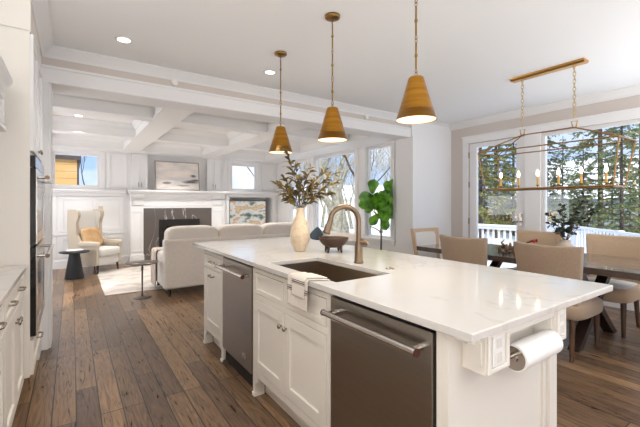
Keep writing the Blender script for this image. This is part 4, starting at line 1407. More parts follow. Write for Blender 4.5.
# ------------------------------------------------------------------ dining furniture
def make_dining_chair(lab, fabric, inner):
    t = thing('dining_chair', lab, 'chair', (0, 0, 0), 'upholstered chairs around the dining table')
    # local: faces +y, seat centred on x=0
    def bp(u, v, side):
        z = 0.40 + 0.555 * v
        wd = 0.225 + 0.05 * v
        a = (u - 0.5) * 2
        y = -0.265 + 0.065 * a * a - 0.07 * v + (0.0 if side < 0 else 0.062)
        zz = z - 0.018 * a * a * v + (0.016 * a * a * v)
        if v > 0.999: zz -= 0.012 * (1 - a * a)
        return (wd * a, y, zz)
    m = MB()
    nu, nv = 14, 10
    m.grid(lambda u, v: bp(1 - u, v, -1), nu, nv); m.grid(lambda u, v: bp(u, v, 1), nu, nv)
    # edges
    def strip(fa, n_):
        m.grid(fa, n_, 1, False)
    strip(lambda u, v: bp(u, 1, 1 if v < 0.5 else -1), nu)
    strip(lambda u, v: bp(1 - u, 0, 1 if v < 0.5 else -1), nu)
    strip(lambda u, v: bp(0, 1 - u, 1 if v > 0.5 else -1), nv)
    strip(lambda u, v: bp(1, u, 1 if v > 0.5 else -1), nv)
    bk = m.build('backrest', fabric, t)
    md = bk.modifiers.new('weld', 'WELD'); md.merge_threshold = 0.0005
    md = bk.modifiers.new('bevel', 'BEVEL'); md.width = 0.012; md.segments = 3; md.limit_method = 'ANGLE'; md.angle_limit = R(50)
    m = MB()
    m.grid(lambda u, v: tuple(Vector(bp(0.1 + 0.8 * u, 0.2 + 0.7 * v, 1)) + Vector((0, 0.012 * (1 - (2 * u - 1) ** 8) * (1 - (2 * v - 1) ** 8), 0))), 12, 10)
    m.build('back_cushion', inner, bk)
    m = MB(); m.sup((0, 0.035, 0.40), (0.54, 0.60, 0.17), 0.45, 36, 14, 0.5); m.build('seat', fabric, t)
    m = MB(); m.sup((0, 0.05, 0.455), (0.46, 0.48, 0.08), 0.4, 30, 8, 0.6); m.build('seat_cushion', 'chair_fabric_white' if inner == 'chair_fabric_light' else fabric, t)  # white on the far-side seats stands in for window light on them
    for sx_ in (-1, 1):
        MB().tube([(sx_ * 0.20, 0.25, 0.36), (sx_ * 0.205, 0.265, 0.0)], [0.026, 0.017], 4).build('leg', 'chair_wood', t)
        MB().tube([(sx_ * 0.18, -0.19, 0.36), (sx_ * 0.19, -0.235, 0.0)], [0.026, 0.016], 4).build('leg', 'chair_wood', t)
    return t


TBX = 4.10
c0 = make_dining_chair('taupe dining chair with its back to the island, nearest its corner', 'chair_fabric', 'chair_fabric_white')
c0.location = (3.62, 1.465, 0); c0.rotation_euler = (0, 0, R(-90))
dup(c0, (3.66, 2.31, 0), R(-90), 'taupe dining chair with its back to the island, farther from its corner')
ca = make_dining_chair('sand dining chair across the table behind the leafy plant', 'chair_fabric_light', 'chair_fabric_light')
ca.location = (4.66, 2.20, 0); ca.rotation_euler = (0, 0, R(90))
dup(ca, (4.66, 1.42, 0), R(90), 'sand dining chair across the table at the right picture edge')
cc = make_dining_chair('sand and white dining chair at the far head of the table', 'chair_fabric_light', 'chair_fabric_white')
cc.location = (4.10, 3.12, 0); cc.rotation_euler = (0, 0, R(180))

tb = thing('dining_table', 'long dark wood trestle dining table with crossed legs', 'table', (TBX, 1.75, 0))
TY_0, TY_1 = 0.42, 3.08
m = MB()
for k in range(5):
    x0 = 3.60 + k * 0.2
    m.box(x0 + (0.001 if k else 0), TY_0 + 0.12, 0.705, x0 + 0.2 - 0.001, TY_1 - 0.12, 0.76)
m.box(3.60, TY_0, 0.705, 4.60, TY_0 + 0.118, 0.76); m.box(3.60, TY_1 - 0.118, 0.705, 4.60, TY_1, 0.76)
m.build('tabletop', 'table_wood', tb, bevel=0.003)
for yc in (1.36, 2.45):
    m = MB()
    for s in (-1, 1):
        a = Vector((TBX - s * 0.42, yc + s * 0.002, 0)); b = Vector((TBX + s * 0.36, yc + s * 0.002, 0.66))
        w_ = 0.052
        m.add([(a.x - w_, yc - 0.045, 0), (a.x + w_, yc - 0.045, 0), (a.x + w_, yc + 0.045, 0), (a.x - w_, yc + 0.045, 0),
               (b.x - w_, yc - 0.045, 0.66), (b.x + w_, yc - 0.045, 0.66), (b.x + w_, yc + 0.045, 0.66), (b.x - w_, yc + 0.045, 0.66)],
              [(3, 2, 1, 0), (4, 5, 6, 7), (0, 1, 5, 4), (1, 2, 6, 5), (2, 3, 7, 6), (3, 0, 4, 7)])
    m.box(TBX - 0.44, yc - 0.05, 0.655, TBX + 0.44, yc + 0.05, 0.704)
    m.build('crossed_leg', 'dark_wood', tb, bevel=0.003)
m = MB(); m.box(TBX - 0.03, 1.40, 0.30, TBX + 0.03, 2.41, 0.38); m.build('stretcher', 'dark_wood', tb)

# vase with leafy plant on the table
PX_, PY_ = 4.10, 1.60
v = thing('table_vase', 'squat beige ceramic vase on the dining table', 'vase', (PX_, PY_, 0.76))
MB().lathe([(0.001, 0.7605), (0.05, 0.7605), (0.075, 0.79), (0.085, 0.83), (0.075, 0.87), (0.05, 0.90), (0.042, 0.925), (0.046, 0.935), (0.038, 0.935), (0.036, 0.91), (0.001, 0.90)], PX_, PY_, 28).build('body', 'vase_pale', v)
random.seed(11)
pl = thing('leafy_plant', 'bushy dark green leafy sprigs in the squat beige vase', 'plant', (PX_, PY_, 0.90))
fo, st = MB(), MB()
for (fx, fz, fd) in ((-0.20, 0.30, 0), (-0.15, 0.20, 0.1), (-0.12, 0.40, -0.05), (-0.02, 0.33, 0.08), (0.02, 0.28, -0.08), (0.10, 0.36, 0.05), (0.13, 0.50, 0), (0.20, 0.44, 0.03), (0.22, 0.32, -0.05), (-0.08, 0.25, 0.1), (0.16, 0.24, 0.08), (0.05, 0.42, -0.04), (-0.18, 0.14, -0.06), (0.24, 0.40, 0.0)):
    base = Vector((PX_, PY_, 0.905)); fx = fx * 1.05 + 0.045; tip = base + Vector((RX * fx + fd * math.sin(YAW), RY * fx + fd * math.cos(YAW), fz * 0.96))
    mid = base.lerp(tip, 0.5) + Vector((0, 0, 0.05))
    pts = [(1 - t) ** 2 * base + 2 * t * (1 - t) * mid + t * t * tip for t in [k / 6 for k in range(7)]]
    st.tube(pts, [0.003 - 0.0003 * k for k in range(7)], 5)
    for k in range(15):
        t = 0.28 + 0.72 * k / 14
        q = (1 - t) ** 2 * base + 2 * t * (1 - t) * mid + t * t * tip
        leaf(fo, q, (random.uniform(-1, 1), random.uniform(-1, 1), random.uniform(-0.3, 0.9)), (random.uniform(-1, 1), random.uniform(-1, 1), 0.7), random.uniform(0.042, 0.062), random.uniform(0.024, 0.034), 0.1, 0.1, 3)
st.build('stems', 'stem_brown', pl); fo.build('leaves', 'leaf_dark', pl)

# driftwood piece with red berries
dw = thing('driftwood_decoration', 'gnarled brown driftwood piece with pine cones on the dining table', 'decoration', (4.1, 2.12, 0.76))
m = MB()
m.tube([(4.06, 2.28, 0.785), (4.09, 2.22, 0.80), (4.1, 2.12, 0.782), (4.12, 2.02, 0.80), (4.11, 1.92, 0.84)], [0.012, 0.022, 0.021, 0.017, 0.008], 9)
m.tube([(4.09, 2.20, 0.80), (4.07, 2.24, 0.85), (4.10, 2.22, 0.885)], [0.016, 0.012, 0.006], 7)
m.tube([(4.11, 2.05, 0.80), (4.14, 1.98, 0.87), (4.12, 1.90, 0.90)], [0.014, 0.010, 0.006], 7)
m.build('driftwood', 'driftwood', dw)
for (x, y, z, s) in ((4.05, 2.17, 0.80, 0.038), (4.07, 2.09, 0.802, 0.04), (4.13, 2.17, 0.815, 0.035), (4.03, 2.24, 0.79, 0.03)):
    m = MB()
    for k in range(6):
        zz = z - s + k * s * 0.34
        m.lathe([(s * 0.3, zz), (s * (0.95 - 0.12 * k), zz + s * 0.12), (s * 0.3, zz + s * 0.34)], x, y, 9, False)
    m.build('pine_cone', 'driftwood', dw)
m = MB()
for (x, y, z) in ((4.12, 1.915, 0.90), (4.10, 1.90, 0.888), (4.13, 1.888, 0.893), (4.11, 1.88, 0.908), (4.12, 1.935, 0.892)):
    m.sup((x, y, z), (0.026, 0.026, 0.026), 1, 10, 8)
m.build('berries', 'berry_red', dw)

# ------------------------------------------------------------------ living room furniture
o = box(0.38, 5.87, 0.0, 3.55, 8.15, 0.012).build('area_rug', 'rug', None, bevel=0.003)
tag(o, 'pale cream rug with faint grey pattern on the living room floor', 'rug')

# sofa (back to the island)
sf = thing('sofa', 'long cream fabric sofa with three back cushions, back to the island', 'sofa', (2.15, 5.8, 0))
m = MB()
m.box(1.04, 5.27, 0.11, 3.30, 5.42, 0.80)
m.build('back', 'sofa_fabric', sf, bevel=0.03)
m = MB(); m.box(1.05, 5.42, 0.12, 3.28, 6.20, 0.40); m.build('base', 'sofa_fabric', sf, bevel=0.02)
for (x0, x1) in ((1.04, 1.22), (3.12, 3.30)):
    m = MB(); m.box(x0, 5.40, 0.12, x1, 6.22, 0.60); m.build('arm', 'sofa_fabric', sf, bevel=0.035)
for k in range(3):
    x0 = 1.08 + k * 0.733
    m = MB(); m.sup((x0 + 0.366, 5.42, 0.775), (0.735, 0.26, 0.40), 0.28, 30, 14, 0.45); m.build('back_cushion', 'sofa_fabric', sf)
    x0 = 1.22 + k * 0.633
    m = MB(); m.sup((x0 + 0.317, 5.86, 0.47), (0.635, 0.70, 0.17), 0.25, 28, 10, 0.4); m.build('seat_cushion', 'sofa_fabric', sf)
for (x, y) in ((1.12, 5.34), (3.22, 5.34), (1.12, 6.12), (3.22, 6.12)):
    MB().tube([(x, y, 0.12), (x, y, 0.0125 if y > 5.9 else 0)], [0.025, 0.018], 8).build('leg', 'dark_wood', sf)

# throw over the arm
th_ = thing('throw_blanket', 'pale pinkish beige throw blanket hanging over the sofa arm', 'blanket', (1.05, 5.95, 0.6))
def thr(u, v):
    y = 5.76 + 0.34 * u
    s = v * 0.75
    w_ = 0.012 * math.sin(u * 16) + 0.006 * math.sin(u * 37)
    if s < 0.2: return (1.23 - s * 0.95, y, 0.608 + 0.004 * math.sin(u * 16))
    if s < 0.24:
        t = (s - 0.2) / 0.04
        return (1.04 - 0.012 * t, y, 0.608 - 0.02 * t * t)
    d = s - 0.24
    return (1.024 - abs(w_) * min(1, d * 6) - 0.004, y + 0.03 * d * math.sin(u * 5), 0.588 - d)
m = MB(); m.grid(thr, 30, 40); m.build('throw_cloth', 'throw', th_, solid=0.006)

# pedestal side table by the sofa
st_ = thing('pedestal_table', 'small round dark metal pedestal table by the sofa end', 'side table', (0.80, 5.50, 0))
MB().lathe([(0.001, 0.472), (0.19, 0.472), (0.205, 0.478), (0.205, 0.488), (0.001, 0.49)], 0.80, 5.50, 36).build('tabletop', 'nickel_dark', st_) if False else None
mat('pewter', rgb(112, 104, 96), 0.35, 0.8)
MB().lathe([(0.001, 0.472), (0.19, 0.472), (0.205, 0.478), (0.205, 0.488), (0.001, 0.49)], 0.80, 5.50, 36).build('tabletop', 'pewter', st_)
MB().lathe([(0.011, 0.472), (0.013, 0.42), (0.020, 0.41), (0.013, 0.40), (0.019, 0.385), (0.011, 0.37), (0.010, 0.06), (0.016, 0.05), (0.014, 0.02)], 0.80, 5.50, 14).build('stem', 'pewter', st_)
MB().lathe([(0.001, 0.022), (0.05, 0.02), (0.10, 0.012), (0.115, 0.006), (0.115, 0.0), (0.001, 0.0)], 0.80, 5.50, 28).build('base', 'pewter', st_)

# wing armchair: local frame facing +y
AX, AY = 0.40, 8.07
ac = thing('wing_armchair', 'beige wingback armchair by the far wall', 'armchair', (0, 0, 0))
m = MB(); m.M = Matrix.Translation((0, -0.27, 0.33)) @ Matrix.Rotation(R(8), 4, 'X')
m.sup((0, 0, 0.42), (0.62, 0.16, 0.90), 0.3, 26, 18, 0.22); m.build('backrest', 'arm_fabric_light', ac)
for s in (-1, 1):
    # wing and side panel in one outline (y,z)
    pts = [(-0.38, 0.16), (0.30, 0.16), (0.31, 0.56), (0.28, 0.60), (-0.10, 0.60), (-0.20, 0.72), (-0.21, 0.95), (-0.15, 1.09), (-0.16, 1.17), (-0.24, 1.21), (-0.42, 1.20), (-0.44, 0.9)]
    m = MB(); m.prism(pts, 'x', s * 0.30, s * 0.37)
    m.build('wing', 'arm_fabric', ac, bevel=0.025)
    pin = [(-0.32, 0.50), (0.24, 0.50), (0.24, 0.58), (-0.12, 0.58), (-0.22, 0.70), (-0.23, 0.95), (-0.18, 1.08), (-0.19, 1.15), (-0.25, 1.185), (-0.36, 1.18)]
    m = MB(); m.prism(pin, 'x', s * 0.285, s * 0.299); m.build('inner_lining', 'arm_fabric_light', ac)
    m = MB(); m.sup((s * 0.33, 0.08, 0.56), (0.13, 0.50, 0.10), 0.35, 20, 10, 0.5); m.build('armrest', 'arm_fabric', ac)
m = MB(); m.box(-0.30, -0.36, 0.16, 0.30, 0.30, 0.32); m.build('seat_base', 'arm_fabric_light', ac, bevel=0.02)
m = MB(); m.sup((0, 0.06, 0.40), (0.62, 0.62, 0.17), 0.25, 26, 12, 0.4); m.build('seat_cushion', 'arm_fabric_light', ac)
for (x, y) in ((-0.29, 0.26), (0.29, 0.26), (-0.29, -0.33), (0.29, -0.33)):
    MB().tube([(x, y, 0.17), (x * 1.06, y * 1.06, 0.0)], [0.032, 0.02], 4).build('leg', 'dark_wood', ac)
ac.location = (AX, AY, 0); ac.rotation_euler = (0, 0, R(-137)); ac.scale = (0.80, 0.88, 0.98)
pw = thing('throw_pillow', 'tan leather-coloured pillow on the wing armchair', 'pillow', (0, 0, 0))
m = MB(); m.M = Matrix.Rotation(R(16), 4, 'X'); m.sup((0, 0, 0.19), (0.42, 0.15, 0.36), 0.9, 28, 18, 0.38); m.build('cushion', 'pillow_tan', pw)
aa = R(-137)
ox, oy = 0.05, -0.02
pw.location = (AX + ox * math.cos(aa) - oy * math.sin(aa), AY + ox * math.sin(aa) + oy * math.cos(aa), 0.475); pw.rotation_euler = (0, 0, aa)

# black cone side table with dish
bt = thing('side_table', 'black cone-shaped side table left of the wing armchair', 'side table', (0.035, 7.58, 0))
BTX, BTY = 0.035, 7.58
MB().lathe([(0.001, 0.0), (0.145, 0.0), (0.145, 0.01), (0.078, 0.43), (0.078, 0.441), (0.001, 0.441)], BTX, BTY, 36).build('base', 'black_metal', bt)
MB().lathe([(0.001, 0.441), (0.19, 0.441), (0.225, 0.452), (0.225, 0.468), (0.001, 0.47)], BTX, BTY, 36).build('tabletop', 'black_metal', bt)
tag(MB().lathe([(0.001, 0.472), (0.12, 0.472), (0.14, 0.492), (0.134, 0.492), (0.115, 0.479), (0.001, 0.479)], BTX, BTY, 30).build('dish', 'pot_white'), 'low white dish on the black side table', 'dish')

# second sofa by the window wall with a teal pillow
s2 = thing('loveseat', 'cream loveseat under the living room windows, behind the wooden bowl', 'sofa', (4.1, 6.1, 0))
m = MB(); m.box(4.36, 5.15, 0.1, 4.50, 6.70, 0.72); m.build('back', 'sofa_fabric', s2, bevel=0.04)
m = MB(); m.box(3.70, 5.15, 0.1, 4.36, 6.70, 0.40); m.build('base', 'sofa_fabric', s2, bevel=0.02)
for (a, b) in ((5.13, 5.3), (6.57, 6.74)):
    m = MB(); m.box(3.68, a, 0.1, 4.36, b, 0.62); m.build('arm', 'sofa_fabric', s2, bevel=0.04)
for k in range(2):
    m = MB(); m.sup((4.03, 5.62 + k * 0.632, 0.46), (0.62, 0.63, 0.16), 0.25, 24, 10, 0.4); m.build('seat_cushion', 'sofa_fabric', s2)
for (x, y) in ((3.76, 5.12), (4.44, 5.12), (3.76, 6.38), (4.44, 6.38)):
    MB().cyl((x, y, 0.11), (x, y, 0.0), 0.022, 0.016, 8).build('leg', 'dark_wood', s2)
pw2 = thing('throw_pillow', 'slate blue pillow on the loveseat by the windows', 'pillow', (4.18, 6.1, 0.54))
m = MB(); m.M = Matrix.Translation((4.14, 6.33, 0.545)) @ Matrix.Rotation(R(-75), 4, 'Z') @ Matrix.Rotation(R(-22), 4, 'X') @ Matrix.Rotation(R(40), 4, 'Y'); m.sup((0, 0, 0.14), (0.27, 0.12, 0.27), 0.9, 26, 16, 0.38); m.build('cushion', 'pillow_teal', pw2)

# console table with drum lamp in the far right corner
cn = thing('end_table', 'small white end table beneath the white lamp', 'side table', (4.24, 7.0, 0))
m = MB(); m.box(4.04, 6.8, 0.55, 4.44, 7.2, 0.59); m.build('tabletop', 'trim_white', cn, bevel=0.004)
for (x, y) in ((4.07, 6.83), (4.41, 6.83), (4.07, 7.17), (4.41, 7.17)):
    box(x - 0.018, y - 0.018, 0, x + 0.018, y + 0.018, 0.55).build('leg', 'trim_white', cn)
lp = thing('table_lamp', 'table lamp with white drum shade, seen right of the tan vase', 'lamp', (4.24, 7.0, 0.59))
MB().lathe([(0.001, 0.591), (0.07, 0.591), (0.07, 0.605), (0.05, 0.62), (0.08, 0.70), (0.06, 0.78), (0.02, 0.82), (0.012, 0.90)], 4.24, 7.0, 24).build('base', 'pot_white', lp)
MB().lathe([(0.15, 0.84), (0.13, 1.16)], 4.24, 7.0, 32).build('lamp_shade', 'lamp_shade', lp, solid=0.003)

# fiddle-leaf fig
random.seed(21)
GX, GY = 4.43, 4.58
fg = thing('fiddle_leaf_fig', 'bright green fiddle-leaf fig with big round leaves at the opening edge', 'plant', (GX, GY, 0))
MB().lathe([(0.001, 0.0), (0.12, 0.0), (0.15, 0.30), (0.155, 0.34), (0.14, 0.34), (0.135, 0.30), (0.001, 0.29)], GX, GY, 28).build('pot', 'pot_white', fg)
m = MB(); m.tube([(GX, GY, 0.28), (GX + 0.01, GY, 0.7), (GX, GY, 1.1), (GX, GY, 1.45)], [0.016, 0.014, 0.011, 0.007], 8)
m.tube([(GX, GY, 0.80), (GX - 0.08, GY + 0.05, 0.86), (GX - 0.16, GY + 0.09, 0.90)], [0.009, 0.007, 0.006], 7)
for (fx, fz) in ((-0.20, 1.50), (0.14, 1.52), (0.05, 1.3), (-0.24, 1.28)):
    m.tube([(GX, GY, 1.02), (GX + RX * fx * 0.5, GY + RY * fx * 0.5, 1.15), (GX + RX * fx, GY + RY * fx, fz)], [0.009, 0.007, 0.004], 7)
m.build('trunk', 'trunk_bark', fg)
lv = MB()
LEAVES = [(-0.15, 1.46, 0.95, 0.1, 0.24), (0.20, 1.48, 0.9, 0.15, 0.24), (0.14, 1.46, 0.9, -0.2, 0.22), (-0.10, 1.40, 0.12, -1.0, 0.24), (-0.10, 1.31, -0.05, -1.0, 0.24)]
def figleaf(fx, z, dz, dr, L, tow=0.35):
    L *= 1.22
    p = Vector((GX + RX * fx, GY + RY * fx, z))
    d = Vector((RX * dr - math.sin(YAW) * tow * 0.4, RY * dr - math.cos(YAW) * tow * 0.4, dz))
    nrm = Vector((-math.sin(YAW) + random.uniform(-0.5, 0.5), -math.cos(YAW) + random.uniform(-0.5, 0.5), random.uniform(-0.1, 0.7)))
    q0 = len(lv.v)
    leaf(lv, p, d, nrm, L, L * 0.66, 0.12, 0.12, 8, True)
    for k in range(q0, len(lv.v)):
        if lv.v[k].x > XW - 0.05: lv.v[k].x = XW - 0.05 - 0.2 * (lv.v[k].x - XW + 0.05)
        if lv.v[k].y < 4.42 and lv.v[k].x > 4.5: lv.v[k].y = 4.42
for a in LEAVES: figleaf(*a)
for k in range(40):
    a = random.uniform(0, 2 * PI)
    rr_ = random.uniform(0.0, 0.16)
    z = random.uniform(1.17, 1.40)
    figleaf(0.04 + rr_ * math.cos(a), z, random.uniform(-0.35, 0.9), random.uniform(-0.7, 0.7), random.uniform(0.15, 0.22), random.uniform(-0.8, 1.4))
for (fx, z, dz, dr) in ((0.18, 1.28, 0.9, 0.2), (0.2, 1.36, 0.7, 0.4), (0.14, 1.2, 0.6, 0.7), (0.12, 1.33, 1, -0.2), (0.2, 1.12, 0.5, 0.5), (0.0, 1.12, -0.7, 0.3), (-0.02, 1.12, -0.4, -0.4), (0.05, 1.1, -0.8, 0.1)):
    figleaf(fx, z, dz, dr, 0.2)
lv.build('leaves', 'leaf_fig', fg)

# ------------------------------------------------------------------ outdoors
struct('ground_snow', box(-40, -30, -0.75, 90, 90, -0.6), 'snow')
dk = MB(); dk.box(XR + T, -2.0, -0.16, 12.5, 4.2, -0.08)
struct('deck_snow', dk, 'snow')


def railing(x0, y0, x1, y1, zb_, zt, lab, cap=True):
    t = thing('deck_railing', lab, 'railing', (x0, y0, zb_))
    d = Vector((x1 - x0, y1 - y0, 0)); L = d.length; ang = math.atan2(d.y, d.x)
    M = Matrix.Translation((x0, y0, 0)) @ Matrix.Rotation(ang, 4, 'Z')
    m = MB(); m.M = M; m.box(0, -0.045, zt - 0.05, L, 0.045, zt); m.box(0, -0.02, zb_ + 0.10, L, 0.02, zb_ + 0.15)
    m.build('rail', 'rail_white', t)
    if cap:
        m = MB(); m.M = M; m.box(0, -0.05, zt, L, 0.05, zt + 0.06); m.build('snow_cap', 'snow', t, bevel=0.02)
    n_ = int(L / 0.13)
    m = MB(); m.M = M
    for k in range(n_ + 1):
        u = L * k / n_
        m.box(u - 0.018, -0.018, zb_ + 0.15, u + 0.018, 0.018, zt - 0.05)
    m.build('balusters', 'rail_white', t)
    for k in range(int(L / 1.8) + 1):
        u = min(k * 1.8, L)
        m = MB(); m.M = M; m.box(u - 0.05, -0.05, zb_ - 0.5, u + 0.05, 0.05, zt + 0.02); m.build('post', 'rail_white', t)


railing(8.0, 7.2, 8.0, 3.55, -0.16, 0.75, 'snow-capped white railing section seen through the glass door')
railing(11.4, 4.97, 6.9, 0.68, -0.16, 0.75, 'white railing with balusters seen through the wide dining window', False)


def conifer_proto(seed, H, Rb, material, dens=1.0):
    random.seed(seed)
    t = thing('conifer_tree', 'tree', 'tree', (0, 0, 0), 'evergreens beyond the deck')
    MB().tube([(0, 0, 0), (0.03, 0.02, H * 0.5), (0, 0, H)], [0.11, 0.07, 0.02], 8).build('trunk', 'bark_dark', t)
    br, fo = MB(), MB()
    z = H * 0.10
    while z < H * 0.97:
        k_ = 1 - z / H
        rl = Rb * (k_ ** 0.75) * random.uniform(0.75, 1.1)
        nb = random.randint(4, 6)
        for b in range(nb):
            a = random.uniform(0, 2 * PI)
            L = rl * random.uniform(0.7, 1.15)
            dz = -0.18 * L
            p1 = Vector((math.cos(a) * L, math.sin(a) * L, z + dz))
            br.tube([(0, 0, z), (p1.x * 0.5, p1.y * 0.5, z + 0.04 * L), p1], [0.016 * k_ + 0.008, 0.009, 0.004], 4)
            nn = int(10 * dens * (0.5 + L))
            for j in range(nn):
                t_ = random.uniform(0.22, 1.0)
                q = Vector((p1.x * t_, p1.y * t_, z + 0.1 * L * t_ * (1 - t_) + dz * t_ * t_))
                s = random.uniform(0.10, 0.2)
                dd = Vector((math.cos(a + random.uniform(-1.1, 1.1)), math.sin(a + random.uniform(-1.1, 1.1)), random.uniform(-0.8, 0.25)))
                for w_ in range(3):
                    d2 = dd + Vector((random.uniform(-0.5, 0.5), random.uniform(-0.5, 0.5), random.uniform(-0.4, 0.4)))
                    e2 = q + d2.normalized() * s
                    sd = d2.cross(Vector((random.uniform(-1, 1), random.uniform(-1, 1), 1))).normalized() * s * 0.2
                    fo.add([q, q + (e2 - q) * 0.5 + sd, e2, q + (e2 - q) * 0.5 - sd], [(0, 1, 2, 3)])
        z += random.uniform(0.22, 0.36) * (0.6 + 0.6 * k_)
    br.build('branches', 'bark_dark', t); fo.build('foliage', material, t)
    return t


p1 = conifer_proto(1, 9.5, 2.3, 'needles', 1.25)
p2 = conifer_proto(2, 8.0, 2.0, 'needles_yellow', 1.7)
def place(x, y, z, rz, proto, lab, s=1.0, used=[]):
    if proto not in used:
        used.append(proto); o = proto; o.location = (x, y, z); o.rotation_euler = (0, 0, rz); o['label'] = lab
    else:
        o = dup(proto, (x, y, z), rz, lab)
    o.scale = (s, s, s)
    return o


def at(u, X):
    r = (u - 320) / FPX
    sx, cx = math.sin(YAW), math.cos(YAW)
    return X * (cx - r * sx) / (sx + r * cx)


GZ = -0.6
place(15, at(622, 15), GZ, 0.3, p1, 'green spruce nearest the deck, seen through the right end of the wide window', 0.62)
place(17, at(601, 17), GZ, 2.0, p1, 'tall green spruce seen through the wide window, just right of the chandelier bulbs')
place(19, at(546, 19), GZ, 4.2, p1, 'slim green spruce at the left edge of the wide window', 0.7)
place(20, at(563, 20), GZ, 1.1, p1, 'low green spruce seen behind the chandelier candles', 0.55)
place(24, at(583, 24), GZ, 5.0, p1, 'far low spruce seen behind the right chandelier candles', 0.6)
place(15.5, at(481, 15.5), GZ, 0.8, p2, 'yellow-green evergreen filling the left of the glass door', 1.0)
place(19, at(496, 19), GZ, 2.9, p2, 'yellow-green evergreen in the middle of the glass door', 1.1)
place(22, at(513, 22), GZ, 3.9, p1, 'green evergreen at the right edge of the glass door', 0.95)
place(22, at(640, 22), GZ, 5.9, p1, 'green spruce at the far right picture edge', 0.7)

for (u_, X_, s_, pr) in ((484, 21, 0.55, 2), (505, 23, 0.5, 1), (520, 26, 0.6, 2), (538, 24, 0.45, 1), (553, 26, 0.5, 2), (574, 23, 0.36, 1), (588, 17, 0.28, 1), (612, 24, 0.5, 2), (630, 19, 0.35, 1), (545, 16, 0.25, 2), (560, 15, 0.22, 1), (648, 14, 0.3, 2)):
    place(X_, at(u_, X_), GZ, u_ * 1.7, p1 if pr == 1 else p2, 'small evergreen in the treeline beyond the white deck railing', s_)['group'] = 'small evergreens of the treeline'


def house(x, y, w_, d_, h_, rh, wallm, roofm, lab, rz=0, z=GZ, nw=3):
    t = thing('house', lab, 'house', (0, 0, 0))
    box(-w_ / 2, -d_ / 2, 0, w_ / 2, d_ / 2, h_).build('walls', wallm, t)
    m = MB(); m.prism([(-d_ / 2 - 0.4, h_), (d_ / 2 + 0.4, h_), (0, h_ + rh)], 'x', -w_ / 2 - 0.4, w_ / 2 + 0.4); m.build('roof', roofm, t)
    for k in range(nw):
        xx = -w_ / 2 + w_ * (k + 0.5) / nw
        f = box(xx - 0.55, -d_ / 2 - 0.05, h_ * 0.35, xx + 0.55, -d_ / 2 + 0.02, h_ * 0.75).build('window', 'trim_white', t)
        box(xx - 0.47, -d_ / 2 - 0.07, h_ * 0.35 + 0.08, xx + 0.47, -d_ / 2 - 0.04, h_ * 0.75 - 0.08).build('pane', 'black_glass', f)
    t.location = (x, y, z); t.rotation_euler = (0, 0, rz)
    return t


def house_at(u, X, *a, **k):
    return house(X, at(u, X), *a, **k)


house_at(494, 34, 9, 6, 1.5, 1.6, 'siding_cream', 'roof_gray', 'pale house with blue-grey roof seen through the glass door', rz=R(-60))
house_at(490, 24, 7, 2.5, 0.6, 0.8, 'brick_red', 'siding_yellow', 'low red and tan building in front of the pale house', rz=R(-65), nw=0)
house_at(596, 34, 10, 8, 2.2, 3.2, 'siding_gray', 'snow', 'house with snow-covered roof behind the spruces in the wide window', rz=R(-70))
house_at(560, 50, 10, 8, 2.4, 2.2, 'siding_cream', 'snow', 'cream house with snowy roof behind the spruces', rz=R(-65))


def bare_tree(name, lab, base, H, r0, seed, lean_=(0, 0), depth=5, material='bark_gray', spread=0.55):
    random.seed(seed)
    t = thing(name, lab, 'tree', base, None)
    tr, tw2 = MB(), MB()
    def grow(p, d, L, r, lvl):
        pts, rad = [p], [r]
        q = p.copy(); dd = d.copy()
        seg = 4
        for i in range(seg):
            dd = (dd + Vector((random.uniform(-1, 1), random.uniform(-1, 1), random.uniform(-0.3, 0.5))) * 0.16).normalized()
            q = q + dd * (L / seg)
            pts.append(q.copy()); rad.append(max(0.004, r * (1 - 0.42 * (i + 1) / seg)))
        (tr if lvl == 0 else tw2).tube(pts, rad, 9 if lvl < 2 else 4, caps=False)
        if lvl >= depth: return
        for b in range(3 if lvl < 2 else random.choice((2, 3))):
            k = random.choice((2, 3, 4)) if b else 4
            nd = (dd + Vector((random.uniform(-1, 1), random.uniform(-1, 1), random.uniform(-0.4, 0.7))) * spread).normalized()
            grow(pts[k], nd, L * random.uniform(0.62, 0.85), rad[k] * random.uniform(0.55, 0.8), lvl + 1)
    grow(Vector(base), Vector((lean_[0], lean_[1], 1)).normalized(), H, r0, 0)
    tr.build('trunk', material, t); tw2.build('branches', material, t)
    return t


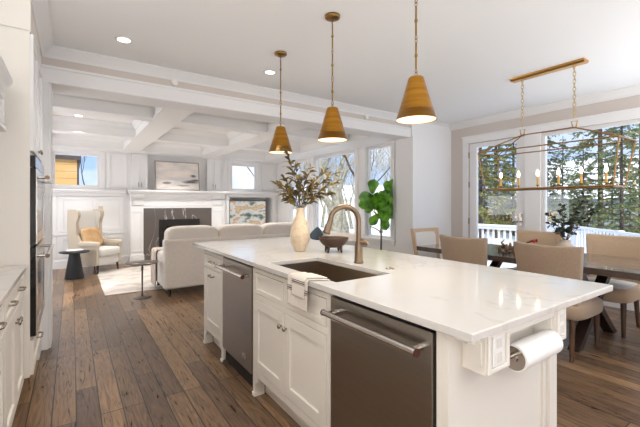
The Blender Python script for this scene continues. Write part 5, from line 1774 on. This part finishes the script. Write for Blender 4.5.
bare_tree('bare_tree', 'thick grey-barked bare tree outside the middle living room window', (9.2, at(333, 9.2), GZ), 2.6, 0.30, 3, (0.1, -0.25), 6, 'bark_gray', 0.65)
bare_tree('bare_tree', 'bare tree with arching branches outside the window behind the fig', (9.8, at(370, 9.8), GZ), 2.6, 0.17, 8, (-0.1, 0.1), 6, 'bark_dark', 0.65)
bare_tree('bare_tree', 'bare tree seen between the olive branches and the far corner', (13, at(303, 13), GZ), 2.6, 0.17, 14, (0, 0), 6, 'bark_gray', 0.65)
bare_tree('bare_tree', 'bare tree behind the high window right of the painting', (6.6, 13.0, GZ), 1.7, 0.10, 5, (-0.1, 0), 6, 'bark_dark', 0.65)
bare_tree('bare_tree', 'slim bare tree beside the yellow house outside the high left window', (0.95, 14.0, GZ), 1.8, 0.10, 6, (-0.1, 0), 6, 'bark_dark', 0.6)
bare_tree('bare_tree', 'slim bare tree far outside the middle living room window', (13, at(346, 13), GZ), 2.6, 0.24, 17, (0, 0.1), 6, 'bark_gray', 0.65)
bp_ = bare_tree('bare_tree', 'leafless tree far across the snowy yard outside the living room windows', (0, 0, 0), 2.0, 0.15, 31, (0, 0), 6, 'bark_gray', 0.75)
bp_['group'] = 'leafless trees across the snowy yard'
for k, (u_, X_, s_) in enumerate(((296, 17, 0.9), (309, 19, 1.0), (322, 16, 0.85), (338, 18, 1.0), (352, 17, 0.9), (368, 19, 1.0), (381, 16, 0.8), (393, 18, 1.0), (330, 24, 1.1), (360, 25, 1.1))):
    q_ = bp_ if k == 0 else copy_tree(bp_)
    q_.location = (X_, at(u_, X_), GZ); q_.rotation_euler = (0, 0, k * 1.3); q_.scale = (s_, s_, s_)
house_at(350, 30, 12, 7, 2.4, 1.8, 'siding_cream', 'snow', 'pale house with snowy roof far outside the living room windows', rz=R(-45))
house_at(385, 50, 12, 7, 3.0, 1.8, 'siding_gray', 'snow', 'grey house with snowy roof outside the window behind the fig', rz=R(-45))

# neighbour's wood-clad house behind the high left window
nb = thing('house', 'neighbouring house with orange wood siding outside the high left window', 'house', (-1.2, 13.6, GZ))
box(-3.6, 12.6, GZ, 0.12, 15.5, 2.55).build('walls', 'siding_board', nb)
box(-3.8, 12.5, 2.55, 0.22, 15.7, 2.66).build('roof', 'roof_dark', nb)
box(0.12, 12.58, GZ, 0.17, 12.66, 2.55).build('corner_board', 'roof_dark', nb)
